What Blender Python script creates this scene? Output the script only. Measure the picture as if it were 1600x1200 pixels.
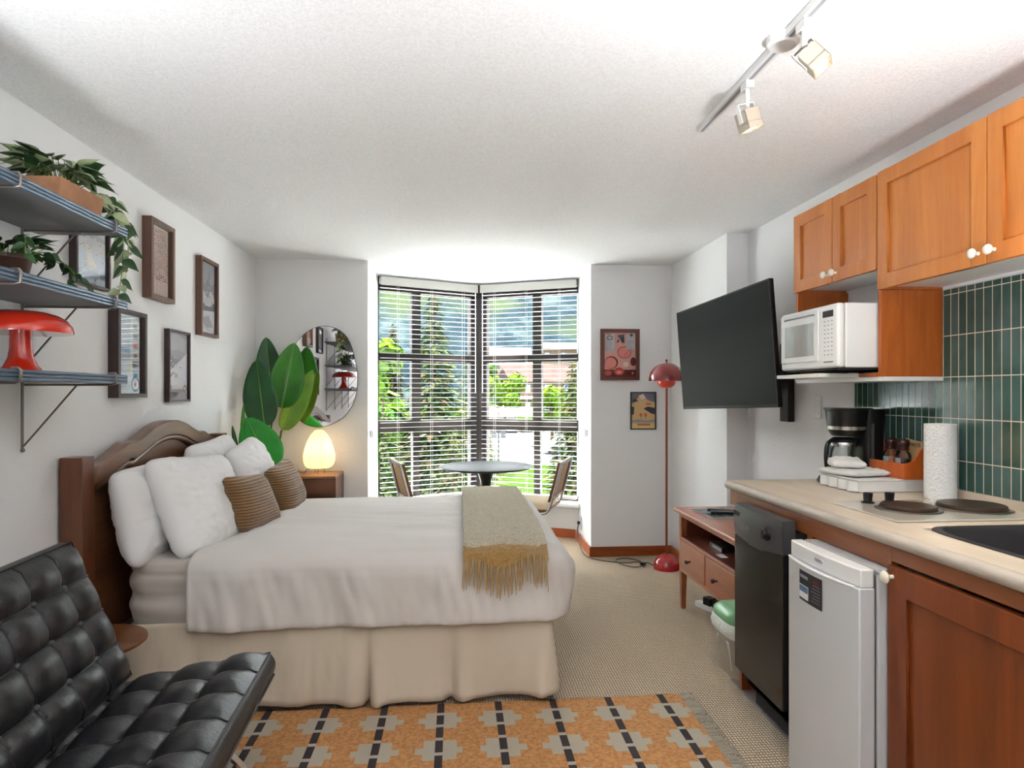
import bpy, bmesh, math, random
from mathutils import Vector, Matrix, noise, Euler
PI = math.pi
R = math.radians
rnd = random.Random(7)
SC = bpy.context.scene
COL = SC.collection
for o in list(bpy.data.objects): bpy.data.objects.remove(o)

# ------------------------------------------------------------------ camera
YAW = math.atan(86/1000.)
cam = bpy.data.cameras.new('camera'); camo = bpy.data.objects.new('camera', cam); COL.objects.link(camo)
cam.sensor_width = 36; cam.lens = 22.5; cam.shift_y = 14/1600.; cam.clip_end = 5000; cam.clip_start = .05
camo.location = (0, 0, 1.30); camo.rotation_euler = (PI/2, 0, -YAW)
SC.camera = camo
# ------------------------------------------------------------------ colour management
vs = SC.view_settings
SC.display_settings.display_device = 'sRGB'
vs.view_transform = 'Standard'; vs.look = 'None'; vs.gamma = 1; vs.use_curve_mapping = False
vs.exposure = 0.97
# ------------------------------------------------------------------ world: bright hazy sky
W = bpy.data.worlds.new('sky'); SC.world = W; W.use_nodes = True
nt = W.node_tree; nt.nodes.clear()
wo = nt.nodes.new('ShaderNodeOutputWorld'); bg = nt.nodes.new('ShaderNodeBackground')
tc = nt.nodes.new('ShaderNodeTexCoord'); sp = nt.nodes.new('ShaderNodeSeparateXYZ'); cr = nt.nodes.new('ShaderNodeValToRGB')
nt.links.new(tc.outputs['Generated'], sp.inputs[0]); nt.links.new(sp.outputs['Z'], cr.inputs[0])
cr.color_ramp.elements[0].position = 0.0; cr.color_ramp.elements[0].color = (.94, .97, 1, 1)
cr.color_ramp.elements[1].position = .7; cr.color_ramp.elements[1].color = (.80, .89, 1, 1)
nt.links.new(cr.outputs[0], bg.inputs['Color']); bg.inputs['Strength'].default_value = 12.5
nt.links.new(bg.outputs[0], wo.inputs[0])
# ------------------------------------------------------------------ sun (high, shining towards the window wall)
sl = bpy.data.lights.new('sun', 'SUN'); sl.energy = 75.0; sl.angle = R(3); sl.color = (1, .95, .86)
so = bpy.data.objects.new('sun', sl); COL.objects.link(so); so.rotation_euler = (R(24), 0, R(165)); so.location = (0, 0, 60)

def C(r, g, b):
    f = lambda c: (c/255./12.92) if c/255. <= .04045 else ((c/255.+.055)/1.055)**2.4
    return (f(r), f(g), f(b), 1)

# ------------------------------------------------------------------ materials
def newmat(name):
    m = bpy.data.materials.new(name); m.use_nodes = True
    return m, m.node_tree, m.node_tree.nodes['Principled BSDF']
def mat(name, col, rough=.5, metal=0, bump=0, bscale=200, var=0, vscale=8, coat=0, sheen=0, emit=0, spec=None, stretch=(1, 1, 1), trans=0, detail=3):
    m, nt, p = newmat(name)
    p.inputs['Base Color'].default_value = col; p.inputs['Roughness'].default_value = rough; p.inputs['Metallic'].default_value = metal
    if spec is not None: p.inputs['Specular IOR Level'].default_value = spec
    if coat: p.inputs['Coat Weight'].default_value = coat; p.inputs['Coat Roughness'].default_value = .12
    if sheen: p.inputs['Sheen Weight'].default_value = sheen
    if trans: p.inputs['Transmission Weight'].default_value = trans
    if emit: p.inputs['Emission Color'].default_value = col; p.inputs['Emission Strength'].default_value = emit
    if bump or var:
        t = nt.nodes.new('ShaderNodeTexCoord'); mp = nt.nodes.new('ShaderNodeMapping'); nt.links.new(t.outputs['Object'], mp.inputs[0]); mp.inputs['Scale'].default_value = stretch
    if bump:
        n = nt.nodes.new('ShaderNodeTexNoise'); n.inputs['Scale'].default_value = bscale; n.inputs['Detail'].default_value = detail
        b = nt.nodes.new('ShaderNodeBump'); b.inputs['Strength'].default_value = bump; b.inputs['Distance'].default_value = .01
        nt.links.new(mp.outputs[0], n.inputs['Vector']); nt.links.new(n.outputs['Fac'], b.inputs['Height']); nt.links.new(b.outputs[0], p.inputs['Normal'])
    if var:
        n = nt.nodes.new('ShaderNodeTexNoise'); n.inputs['Scale'].default_value = vscale; n.inputs['Detail'].default_value = 5
        nt.links.new(mp.outputs[0], n.inputs['Vector'])
        r = nt.nodes.new('ShaderNodeValToRGB'); r.color_ramp.elements[0].position = .3; r.color_ramp.elements[1].position = .7
        r.color_ramp.elements[0].color = tuple(c*(1-var) for c in col[:3])+(1,); r.color_ramp.elements[1].color = tuple(min(1, c*(1+var)) for c in col[:3])+(1,)
        nt.links.new(n.outputs['Fac'], r.inputs[0]); nt.links.new(r.outputs[0], p.inputs['Base Color'])
    return m
def wood(name, c1, c2, rough=.4, axis='Z', scale=14, coat=.15, bump=.05):
    """grain running along axis"""
    m, nt, p = newmat(name)
    t = nt.nodes.new('ShaderNodeTexCoord'); mp = nt.nodes.new('ShaderNodeMapping'); nt.links.new(t.outputs['Object'], mp.inputs[0])
    s = [scale]*3; s['XYZ'.index(axis)] = scale*.09; mp.inputs['Scale'].default_value = s
    n = nt.nodes.new('ShaderNodeTexNoise'); n.inputs['Scale'].default_value = 1.6; n.inputs['Detail'].default_value = 8; n.inputs['Roughness'].default_value = .65; n.inputs['Distortion'].default_value = .6
    nt.links.new(mp.outputs[0], n.inputs['Vector'])
    r = nt.nodes.new('ShaderNodeValToRGB'); r.color_ramp.elements[0].position = .32; r.color_ramp.elements[1].position = .68
    r.color_ramp.elements[0].color = c1; r.color_ramp.elements[1].color = c2
    nt.links.new(n.outputs['Fac'], r.inputs[0]); nt.links.new(r.outputs[0], p.inputs['Base Color'])
    p.inputs['Roughness'].default_value = rough; p.inputs['Coat Weight'].default_value = coat; p.inputs['Coat Roughness'].default_value = .25
    b = nt.nodes.new('ShaderNodeBump'); b.inputs['Strength'].default_value = bump; b.inputs['Distance'].default_value = .004
    nt.links.new(n.outputs['Fac'], b.inputs['Height']); nt.links.new(b.outputs[0], p.inputs['Normal'])
    return m
def glassmat(name, tint=(1, 1, 1, 1), refl=.5, rough=.0):
    m, nt, p = newmat(name); nt.nodes.remove(p); out = nt.nodes['Material Output']
    tr = nt.nodes.new('ShaderNodeBsdfTransparent'); tr.inputs[0].default_value = tint
    gl = nt.nodes.new('ShaderNodeBsdfGlossy'); gl.inputs['Roughness'].default_value = rough
    fr = nt.nodes.new('ShaderNodeFresnel'); fr.inputs[0].default_value = 1.45
    mu = nt.nodes.new('ShaderNodeMath'); mu.operation = 'MULTIPLY'; mu.inputs[1].default_value = refl
    mx = nt.nodes.new('ShaderNodeMixShader')
    nt.links.new(fr.outputs[0], mu.inputs[0]); nt.links.new(mu.outputs[0], mx.inputs[0]); nt.links.new(tr.outputs[0], mx.inputs[1]); nt.links.new(gl.outputs[0], mx.inputs[2]); nt.links.new(mx.outputs[0], out.inputs[0])
    return m
def stripes(name, c1, c2, axis, freq, bump=.5, dist=.004, rough=.8, var=.12, sheen=0):
    """ribbed fabric: wave along axis in object space"""
    m, nt, p = newmat(name)
    t = nt.nodes.new('ShaderNodeTexCoord'); w = nt.nodes.new('ShaderNodeTexWave'); w.bands_direction = axis; w.inputs['Scale'].default_value = freq
    w.inputs['Distortion'].default_value = .4; w.inputs['Detail'].default_value = 2; w.inputs['Detail Scale'].default_value = 3
    nt.links.new(t.outputs['Object'], w.inputs['Vector'])
    r = nt.nodes.new('ShaderNodeValToRGB'); r.color_ramp.elements[0].color = c1; r.color_ramp.elements[1].color = c2
    nt.links.new(w.outputs['Fac'], r.inputs[0]); nt.links.new(r.outputs[0], p.inputs['Base Color'])
    b = nt.nodes.new('ShaderNodeBump'); b.inputs['Strength'].default_value = bump; b.inputs['Distance'].default_value = dist
    nt.links.new(w.outputs['Fac'], b.inputs['Height']); nt.links.new(b.outputs[0], p.inputs['Normal']); p.inputs['Roughness'].default_value = rough
    if sheen: p.inputs['Sheen Weight'].default_value = sheen
    return m

M = {}
def D(*c): return tuple(x*.30 for x in C(*c)[:3])+(1,)  # outdoor colours, darkened to offset the strong sky light
M['wall'] = mat('wall_paint', (.86, .86, .86, 1), .85, bump=.12, bscale=60)
M['white_paint'] = mat('white_gloss_paint', (.91, .91, .91, 1), .45)
def popcorn():
    m, nt, p = newmat('popcorn_ceiling')
    t = nt.nodes.new('ShaderNodeTexCoord'); n = nt.nodes.new('ShaderNodeTexNoise'); n.inputs['Scale'].default_value = 120; n.inputs['Detail'].default_value = 3; n.inputs['Roughness'].default_value = .7
    nt.links.new(t.outputs['Object'], n.inputs['Vector'])
    b = nt.nodes.new('ShaderNodeBump'); b.inputs['Strength'].default_value = .7; b.inputs['Distance'].default_value = .006
    nt.links.new(n.outputs['Fac'], b.inputs['Height']); nt.links.new(b.outputs[0], p.inputs['Normal'])
    r = nt.nodes.new('ShaderNodeValToRGB'); r.color_ramp.elements[0].position = .35; r.color_ramp.elements[1].position = .6
    r.color_ramp.elements[0].color = (.83, .83, .83, 1); r.color_ramp.elements[1].color = (.93, .93, .93, 1)
    nt.links.new(n.outputs['Fac'], r.inputs[0]); nt.links.new(r.outputs[0], p.inputs['Base Color']); p.inputs['Roughness'].default_value = .9
    return m
M['ceiling'] = popcorn()
def carpet():
    m, nt, p = newmat('sisal_carpet')
    t = nt.nodes.new('ShaderNodeTexCoord')
    outs = []
    for d, s in (('X', 26), ('Y', 20)):
        w = nt.nodes.new('ShaderNodeTexWave'); w.bands_direction = d; w.inputs['Scale'].default_value = s; w.inputs['Distortion'].default_value = 1.2; w.inputs['Detail'].default_value = 2; w.inputs['Detail Scale'].default_value = 2.
        nt.links.new(t.outputs['Object'], w.inputs['Vector']); outs.append(w)
    mm = nt.nodes.new('ShaderNodeMath'); mm.operation = 'MULTIPLY'; nt.links.new(outs[0].outputs['Fac'], mm.inputs[0]); nt.links.new(outs[1].outputs['Fac'], mm.inputs[1])
    n = nt.nodes.new('ShaderNodeTexNoise'); n.inputs['Scale'].default_value = 130; nt.links.new(t.outputs['Object'], n.inputs['Vector'])
    a = nt.nodes.new('ShaderNodeMath'); a.operation = 'MULTIPLY_ADD'; a.inputs[1].default_value = .35; nt.links.new(n.outputs['Fac'], a.inputs[0]); nt.links.new(mm.outputs[0], a.inputs[2])
    r = nt.nodes.new('ShaderNodeValToRGB'); r.color_ramp.elements[0].position = .12; r.color_ramp.elements[1].position = .8
    r.color_ramp.elements[0].color = C(132, 112, 92); r.color_ramp.elements[1].color = C(236, 217, 190)
    nt.links.new(a.outputs[0], r.inputs[0]); nt.links.new(r.outputs[0], p.inputs['Base Color']); p.inputs['Roughness'].default_value = .95
    b = nt.nodes.new('ShaderNodeBump'); b.inputs['Strength'].default_value = .7; b.inputs['Distance'].default_value = .006
    nt.links.new(a.outputs[0], b.inputs['Height']); nt.links.new(b.outputs[0], p.inputs['Normal'])
    return m
M['carpet'] = carpet()
def bricks(name, c1, c2, grout, sx, sy, w, h, mortar, rough, plane='YZ', off=0., ox=0, oy=0):
    m, nt, p = newmat(name)
    t = nt.nodes.new('ShaderNodeTexCoord'); s = nt.nodes.new('ShaderNodeSeparateXYZ'); c = nt.nodes.new('ShaderNodeCombineXYZ'); nt.links.new(t.outputs['Object'], s.inputs[0])
    for k, a in enumerate(plane):
        ad = nt.nodes.new('ShaderNodeMath'); ad.operation = 'ADD'; ad.inputs[1].default_value = (ox, oy)[k]
        nt.links.new(s.outputs[a], ad.inputs[0]); nt.links.new(ad.outputs[0], c.inputs[k])
    b = nt.nodes.new('ShaderNodeTexBrick'); b.offset = off; b.squash = 1; b.inputs['Scale'].default_value = 1
    b.inputs['Brick Width'].default_value = w; b.inputs['Row Height'].default_value = h; b.inputs['Mortar Size'].default_value = mortar; b.inputs['Mortar Smooth'].default_value = .1
    b.inputs['Color1'].default_value = c1; b.inputs['Color2'].default_value = c2; b.inputs['Mortar'].default_value = grout
    nt.links.new(c.outputs[0], b.inputs['Vector'])
    n = nt.nodes.new('ShaderNodeTexNoise'); n.inputs['Scale'].default_value = 12; nt.links.new(t.outputs['Object'], n.inputs['Vector'])
    mx = nt.nodes.new('ShaderNodeMix'); mx.data_type = 'RGBA'; mx.blend_type = 'MULTIPLY'; mx.inputs[0].default_value = .6
    r = nt.nodes.new('ShaderNodeValToRGB'); r.color_ramp.elements[0].position = .3; r.color_ramp.elements[0].color = (.55, .6, .55, 1); r.color_ramp.elements[1].position = .7; r.color_ramp.elements[1].color = (1.0, 1, 1, 1)
    nt.links.new(n.outputs['Fac'], r.inputs[0]); nt.links.new(b.outputs['Color'], mx.inputs[6]); nt.links.new(r.outputs[0], mx.inputs[7])
    mg = nt.nodes.new('ShaderNodeMix'); mg.data_type = 'RGBA'; nt.links.new(b.outputs['Fac'], mg.inputs[0]); nt.links.new(mx.outputs[2], mg.inputs[6]); mg.inputs[7].default_value = grout
    nt.links.new(mg.outputs[2], p.inputs['Base Color'])
    rr = nt.nodes.new('ShaderNodeMapRange'); rr.inputs[3].default_value = rough; rr.inputs[4].default_value = .8; nt.links.new(b.outputs['Fac'], rr.inputs[0]); nt.links.new(rr.outputs[0], p.inputs['Roughness'])
    bp = nt.nodes.new('ShaderNodeBump'); bp.invert = True; bp.inputs['Strength'].default_value = .5; bp.inputs['Distance'].default_value = .002
    nt.links.new(b.outputs['Fac'], bp.inputs['Height']); nt.links.new(bp.outputs[0], p.inputs['Normal'])
    return m
M['tile'] = bricks('green_glazed_tile', C(48, 80, 70), C(78, 108, 106), C(214, 206, 188), 1, 1, .0375, .155, .0017, .12, 'YZ', 0, 3.0, .035)
M['floor_tile'] = bricks('kitchen_floor_tile', C(126, 116, 116), C(140, 130, 128), C(90, 82, 80), 1, 1, .3, .3, .003, .4, 'XY', 0, .07, .2)
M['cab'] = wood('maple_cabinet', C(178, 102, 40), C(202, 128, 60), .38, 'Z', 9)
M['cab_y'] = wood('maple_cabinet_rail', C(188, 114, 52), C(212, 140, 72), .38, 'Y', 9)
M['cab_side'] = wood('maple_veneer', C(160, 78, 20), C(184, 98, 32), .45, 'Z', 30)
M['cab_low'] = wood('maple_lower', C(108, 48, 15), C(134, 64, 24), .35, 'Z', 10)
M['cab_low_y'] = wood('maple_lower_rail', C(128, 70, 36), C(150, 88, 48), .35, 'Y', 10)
M['baseb'] = wood('baseboard_wood', C(150, 72, 32), C(176, 90, 44), .4, 'X', 8)
M['dark_wood'] = wood('bed_wood', C(78, 46, 26), C(118, 76, 46), .3, 'Y', 9, coat=.4)
M['dark_wood_z'] = wood('bed_post_wood', C(84, 44, 22), C(112, 62, 34), .3, 'Z', 9, coat=.4)
M['walnut'] = wood('walnut', C(84, 48, 34), C(120, 74, 52), .4, 'X', 10)
M['walnut_top'] = wood('walnut_top', C(140, 88, 48), C(172, 114, 66), .35, 'X', 10)
M['cherry'] = wood('cherry_stand', C(140, 76, 44), C(170, 100, 62), .35, 'Y', 10, coat=.4)
M['cherry_dark'] = wood('cherry_inner', C(84, 34, 18), C(110, 50, 28), .5, 'Y', 10)
M['pine'] = wood('orange_pine', C(182, 84, 28), C(206, 106, 44), .4, 'Z', 12)
M['oak_round'] = wood('side_table_wood', C(92, 50, 18), C(118, 68, 28), .4, 'X', 10)
M['white_pl'] = mat('white_plastic', (.80, .80, .79, 1), .35)
M['white_metal'] = mat('white_enamel', (.60, .61, .62, 1), .3, bump=.03, bscale=500)
M['fridge_grey'] = mat('fridge_side_grey', (.42, .43, .44, 1), .4)
M['gasket'] = mat('grey_gasket', (.12, .12, .12, 1), .6)
M['black_pl'] = mat('black_plastic', (.006, .006, .007, 1), .28, spec=.4)
M['black_matte'] = mat('black_matte', (.01, .01, .01, 1), .7)
M['screen'] = mat('tv_screen', (.006, .006, .006, 1), .4, spec=.05)
M['dw_panel'] = mat('dishwasher_grey', (.06, .06, .065, 1), .35)
M['dw_door'] = mat('dishwasher_black', (.012, .011, .010, 1), .18)
M['chrome'] = mat('chrome', (.75, .75, .76, 1), .12, 1)
M['steel'] = mat('brushed_steel', (.45, .44, .42, 1), .3, 1, bump=.05, bscale=150, stretch=(1, 12, 1))
M['shelf_metal'] = mat('blue_grey_metal', C(92, 108, 126), .35, .5)
M['shelf_under'] = mat('shelf_underside', C(104, 104, 106), .5, .2)
M['wire'] = mat('bracket_metal', C(128, 120, 114), .35, .7)
M['linen'] = mat('linen_sheet', C(196, 188, 178), .9, bump=.1, bscale=300, sheen=.2)
M['duvet'] = mat('duvet_cotton', C(212, 206, 200), .85, bump=.12, bscale=260, sheen=.2)
M['skirt'] = mat('bed_skirt_cotton', C(204, 190, 170), .9, bump=.1, bscale=300)
M['pillow'] = mat('white_pillowcase', C(236, 235, 234), .85, bump=.1, bscale=200, sheen=.2)
M['cord'] = stripes('brown_corduroy', C(98, 68, 28), C(146, 108, 54), 'Z', 24, 1, .006, .8, sheen=.4)
def fuzzy(name, c1, c2, sc=60, bump=1.):
    m, nt, p = newmat(name)
    t = nt.nodes.new('ShaderNodeTexCoord'); mp = nt.nodes.new('ShaderNodeMapping'); mp.inputs['Scale'].default_value = (1, 2.2, 1); nt.links.new(t.outputs['Object'], mp.inputs[0])
    n = nt.nodes.new('ShaderNodeTexNoise'); n.inputs['Scale'].default_value = sc; n.inputs['Detail'].default_value = 6; n.inputs['Distortion'].default_value = 2.5; nt.links.new(mp.outputs[0], n.inputs['Vector'])
    r = nt.nodes.new('ShaderNodeValToRGB'); r.color_ramp.elements[0].position = .3; r.color_ramp.elements[1].position = .62; r.color_ramp.elements[0].color = c1; r.color_ramp.elements[1].color = c2
    nt.links.new(n.outputs['Fac'], r.inputs[0]); nt.links.new(r.outputs[0], p.inputs['Base Color']); p.inputs['Roughness'].default_value = 1; p.inputs['Sheen Weight'].default_value = .4
    b = nt.nodes.new('ShaderNodeBump'); b.inputs['Strength'].default_value = bump; b.inputs['Distance'].default_value = .01; nt.links.new(n.outputs['Fac'], b.inputs['Height']); nt.links.new(b.outputs[0], p.inputs['Normal'])
    return m
M['throw'] = fuzzy('cream_mohair', C(160, 146, 114), C(222, 210, 182))
M['throw_gold'] = fuzzy('gold_mohair', C(146, 106, 42), C(196, 154, 82), 90)
M['fringe'] = mat('fringe_yarn', C(178, 146, 96), .9)
M['leather'] = mat('black_leather', (.008, .008, .010, 1), .37, bump=.14, bscale=70, spec=.6)
M['leather_seam'] = mat('leather_piping', (.008, .008, .009, 1), .45)
M['button'] = mat('leather_button', (.05, .05, .055, 1), .35)
M['red_gloss'] = mat('red_plastic', C(196, 42, 18), .12, coat=.6)
M['lamp_red'] = mat('maroon_enamel', C(126, 22, 22), .12, coat=.6)
M['lamp_base'] = mat('red_enamel', C(172, 16, 22), .12, coat=.6)
M['copper'] = mat('maroon_pole', C(134, 56, 44), .3, .4)
M['frame_walnut'] = wood('frame_walnut', C(78, 52, 40), C(112, 80, 62), .45, 'Z', 18, coat=.05)
M['frame_dark'] = mat('frame_dark', C(58, 42, 40), .45)
M['frame_red'] = wood('frame_mahogany', C(78, 36, 26), C(104, 52, 38), .45, 'Z', 18)
M['frame_blk'] = mat('frame_black', C(44, 42, 42), .4)
M['mirror'] = mat('mirror_silver', (.88, .88, .88, 1), .0, 1)
M['glass'] = glassmat('window_glass', (.99, 1, .99, 1), .35)
M['pic_glass'] = glassmat('picture_glass', (1, 1, 1, 1), .3)
M['jar_glass'] = glassmat('jar_glass', (.86, .9, .88, 1), 1.4, .02)
M['win_frame'] = mat('bronze_frame', C(40, 35, 35), .6, spec=.2)
M['blind'] = mat('blind_white', (.85, .85, .83, 1), .4)
M['blind_rail'] = mat('blind_headrail', C(214, 212, 206), .5)
M['leaf_dk'] = mat('banana_leaf_dark', C(20, 78, 30), .35, var=.35, vscale=5)
M['leaf_md'] = mat('banana_leaf_mid', C(48, 122, 24), .35, var=.3, vscale=6)
M['leaf_lt'] = mat('banana_leaf_light', C(112, 158, 40), .35, var=.25, vscale=6)
M['leaf_br'] = mat('banana_leaf_bright', C(38, 148, 44), .35, var=.25, vscale=6)
M['vein'] = mat('leaf_midrib', C(140, 180, 88), .5)
M['stem'] = mat('plant_stem', C(96, 116, 46), .5)
M['pothos'] = mat('pothos_green', C(50, 84, 46), .4, var=.4, vscale=30)
M['pothos_var'] = mat('pothos_cream', C(178, 192, 150), .45, var=.2, vscale=30)
M['pothos_dk'] = mat('pothos_dark', C(34, 58, 24), .4, var=.4, vscale=30)
M['terracotta'] = mat('terracotta', C(176, 126, 92), .8, var=.15, vscale=20)
M['pot_brown'] = mat('brown_pot', C(82, 56, 44), .4)
M['pot_grey'] = mat('grey_pot', C(120, 130, 138), .4)
def paper_lamp():
    m, nt, p = newmat('rice_paper'); nt.nodes.remove(p); out = nt.nodes['Material Output']
    tr = nt.nodes.new('ShaderNodeBsdfTranslucent'); tr.inputs[0].default_value = C(255, 236, 190)
    df = nt.nodes.new('ShaderNodeBsdfDiffuse'); df.inputs[0].default_value = C(250, 232, 196)
    mx = nt.nodes.new('ShaderNodeMixShader'); mx.inputs[0].default_value = .6
    nt.links.new(df.outputs[0], mx.inputs[1]); nt.links.new(tr.outputs[0], mx.inputs[2])
    em = nt.nodes.new('ShaderNodeEmission'); em.inputs[0].default_value = C(255, 226, 160); em.inputs[1].default_value = .11
    ad = nt.nodes.new('ShaderNodeAddShader'); nt.links.new(mx.outputs[0], ad.inputs[0]); nt.links.new(em.outputs[0], ad.inputs[1]); nt.links.new(ad.outputs[0], out.inputs[0])
    return m
M['paper'] = paper_lamp()
M['counter'] = mat('stone_laminate', C(208, 192, 172), .35, var=.12, vscale=4, stretch=(3, 1, 1))
M['counter_edge'] = mat('laminate_edge', C(182, 172, 160), .4, var=.1, vscale=14, stretch=(1, 1, 6))
M['hob'] = mat('hob_plate', C(196, 190, 178), .12, .2)
M['burner'] = mat('cast_iron_burner', C(74, 58, 48), .4, .5)
M['paper_towel'] = mat('paper_towel', (.86, .86, .85, 1), .95, bump=.7, bscale=110)
M['towel'] = mat('white_towel', (.84, .83, .81, 1), .95, bump=.5, bscale=200)
M['bin_green'] = mat('bin_lid_green', C(122, 178, 128), .3)
M['bin_bag'] = mat('white_bag', (.75, .8, .74, 1), .4, bump=.9, bscale=40)
M['bin_body'] = mat('bin_body', C(170, 158, 140), .5)
M['paper_w'] = mat('label_paper', (.78, .78, .8, 1), .6)
M['ink'] = mat('black_ink', (.02, .02, .025, 1), .6)
M['ink_grey'] = mat('grey_ink', (.25, .25, .26, 1), .6)
M['kraft'] = mat('kraft_card', C(196, 160, 116), .8)
M['knob_w'] = mat('cream_knob', C(238, 232, 216), .3)
M['knob_dk'] = mat('dark_knob', C(60, 50, 46), .35, .6)
M['cane'] = mat('woven_cane', C(190, 160, 116), .7)
M['chair_wood'] = wood('chair_wood', C(92, 50, 28), C(126, 74, 44), .4, 'Z', 10)
M['cushion_cream'] = mat('cream_seat', C(216, 196, 164), .8)
M['lens_warm'] = mat('lamp_lens', C(255, 232, 190), .4, emit=2.2)
M['track'] = mat('track_white', (.72, .72, .71, 1), .4)
M['track_head'] = mat('track_head_beige', C(196, 184, 166), .35, .3)
M['coffee'] = mat('coffee_dark', (.03, .015, .008, 1), .3)
M['silver_band'] = mat('silver_band', (.55, .54, .52, 1), .25, 1)
M['socket'] = mat('socket_plate', (.8, .8, .8, 1), .35)

# ------------------------------------------------------------------ mesh builder
class MB:
    def __init__(s): s.v = []; s.f = []; s.m = []; s.k = 0; s.M = None
    def add(s, vs_, fs_, k=None):
        o = len(s.v); k = s.k if k is None else k
        if s.M is not None: vs_ = [s.M @ Vector(v) for v in vs_]
        s.v += [tuple(v) for v in vs_]; s.f += [tuple(i+o for i in f) for f in fs_]; s.m += [k]*len(fs_); return s
    def box(s, x0, x1, y0, y1, z0, z1):
        vs_ = [(x, y, z) for x in (x0, x1) for y in (y0, y1) for z in (z0, z1)]
        return s.add(vs_, [(0, 1, 3, 2), (4, 6, 7, 5), (0, 4, 5, 1), (2, 3, 7, 6), (0, 2, 6, 4), (1, 5, 7, 3)])
    def obox(s, c, size, rot=None, T=None):
        rot = rot or Matrix.Identity(3)
        a = Vector(size)/2
        vs_ = [Vector(c)+rot @ Vector((x*a.x, y*a.y, z*a.z)) for x in (-1, 1) for y in (-1, 1) for z in (-1, 1)]
        return s.add(vs_, [(0, 1, 3, 2), (4, 6, 7, 5), (0, 4, 5, 1), (2, 3, 7, 6), (0, 2, 6, 4), (1, 5, 7, 3)])
    def poly(s, pts): return s.add(pts, [tuple(range(len(pts)))])
    def prism(s, pts, ext):
        n = len(pts); e = Vector(ext); p = [Vector(q) for q in pts]
        return s.add(p+[q+e for q in p], [tuple(range(n))[::-1], tuple(range(n, 2*n))]+[(i, (i+1) % n, n+(i+1) % n, n+i) for i in range(n)])
    def cyl(s, p0, p1, r0, r1=None, n=16, caps=True):
        r1 = r0 if r1 is None else r1
        p0 = Vector(p0); p1 = Vector(p1); d = (p1-p0).normalized(); u = d.orthogonal().normalized(); w = d.cross(u)
        vs_ = [p+(u*math.cos(2*PI*i/n)+w*math.sin(2*PI*i/n))*r for p, r in ((p0, r0), (p1, r1)) for i in range(n)]
        fs_ = [(i, (i+1) % n, n+(i+1) % n, n+i) for i in range(n)]
        if caps: fs_ += [tuple(range(n))[::-1], tuple(range(n, 2*n))]
        return s.add(vs_, fs_)
    def tube(s, pts, r, n=8, closed=False, caps=True):
        P = [Vector(p) for p in pts]; m = len(P); rr = r if isinstance(r, (list, tuple)) else [r]*m
        vs_ = []; u = None
        for i, p in enumerate(P):
            a = P[(i-1) % m] if (closed or i > 0) else p; b = P[(i+1) % m] if (closed or i < m-1) else p
            d = (b-a)
            d = d.normalized() if d.length > 1e-9 else Vector((0, 0, 1))
            if u is None: u = d.orthogonal().normalized()
            u = (u-d*u.dot(d)); u = u.normalized() if u.length > 1e-6 else d.orthogonal().normalized()
            w = d.cross(u)
            vs_ += [p+(u*math.cos(2*PI*k/n)+w*math.sin(2*PI*k/n))*rr[i] for k in range(n)]
        fs_ = []
        for i in range(m if closed else m-1):
            j = (i+1) % m
            for k in range(n): fs_.append((i*n+k, i*n+(k+1) % n, j*n+(k+1) % n, j*n+k))
        if not closed and caps: fs_ += [tuple(range(n))[::-1], tuple(range((m-1)*n, m*n))]
        return s.add(vs_, fs_)
    def lathe(s, prof, c=(0, 0, 0), n=32, rot=None):
        c = Vector(c); vs_ = []; fs_ = []
        for r, z in prof:
            for i in range(n):
                q = Vector((r*math.cos(2*PI*i/n), r*math.sin(2*PI*i/n), z))
                vs_.append(c+(rot @ q if rot else q))
        m = len(prof)
        for j in range(m-1):
            for i in range(n): fs_.append((j*n+i, j*n+(i+1) % n, (j+1)*n+(i+1) % n, (j+1)*n+i))
        if prof[0][0] > 1e-4: fs_.append(tuple(range(n))[::-1])
        if prof[-1][0] > 1e-4: fs_.append(tuple(range((m-1)*n, m*n)))
        return s.add(vs_, fs_)
    def grid(s, fn, nu, nv, cu=False, kf=None):
        """fn(u,v) -> point; nu,nv cells; cu wraps u"""
        cols = nu if cu else nu+1
        vs_ = [fn(i/nu, j/nv) for j in range(nv+1) for i in range(cols)]
        o = len(s.v); fs_ = []; ks = []
        for j in range(nv):
            for i in range(nu):
                i2 = (i+1) % cols
                fs_.append((j*cols+i, j*cols+i2, (j+1)*cols+i2, (j+1)*cols+i)); ks.append(kf((i+.5)/nu, (j+.5)/nv) if kf else s.k)
        s.add(vs_, fs_); s.m[-len(fs_):] = ks
        return s
    def ell(s, c, r, n=16):
        rx, ry, rz = r if isinstance(r, (tuple, list)) else (r, r, r)
        m = max(4, n//2); vs_ = []; fs_ = []
        for j in range(m+1):
            a = PI*j/m
            for i in range(n):
                b = 2*PI*i/n; vs_.append((c[0]+rx*math.sin(a)*math.cos(b), c[1]+ry*math.sin(a)*math.sin(b), c[2]+rz*math.cos(a)))
        for j in range(m):
            for i in range(n): fs_.append((j*n+i, j*n+(i+1) % n, (j+1)*n+(i+1) % n, (j+1)*n+i))
        return s.add(vs_, fs_)

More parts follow.
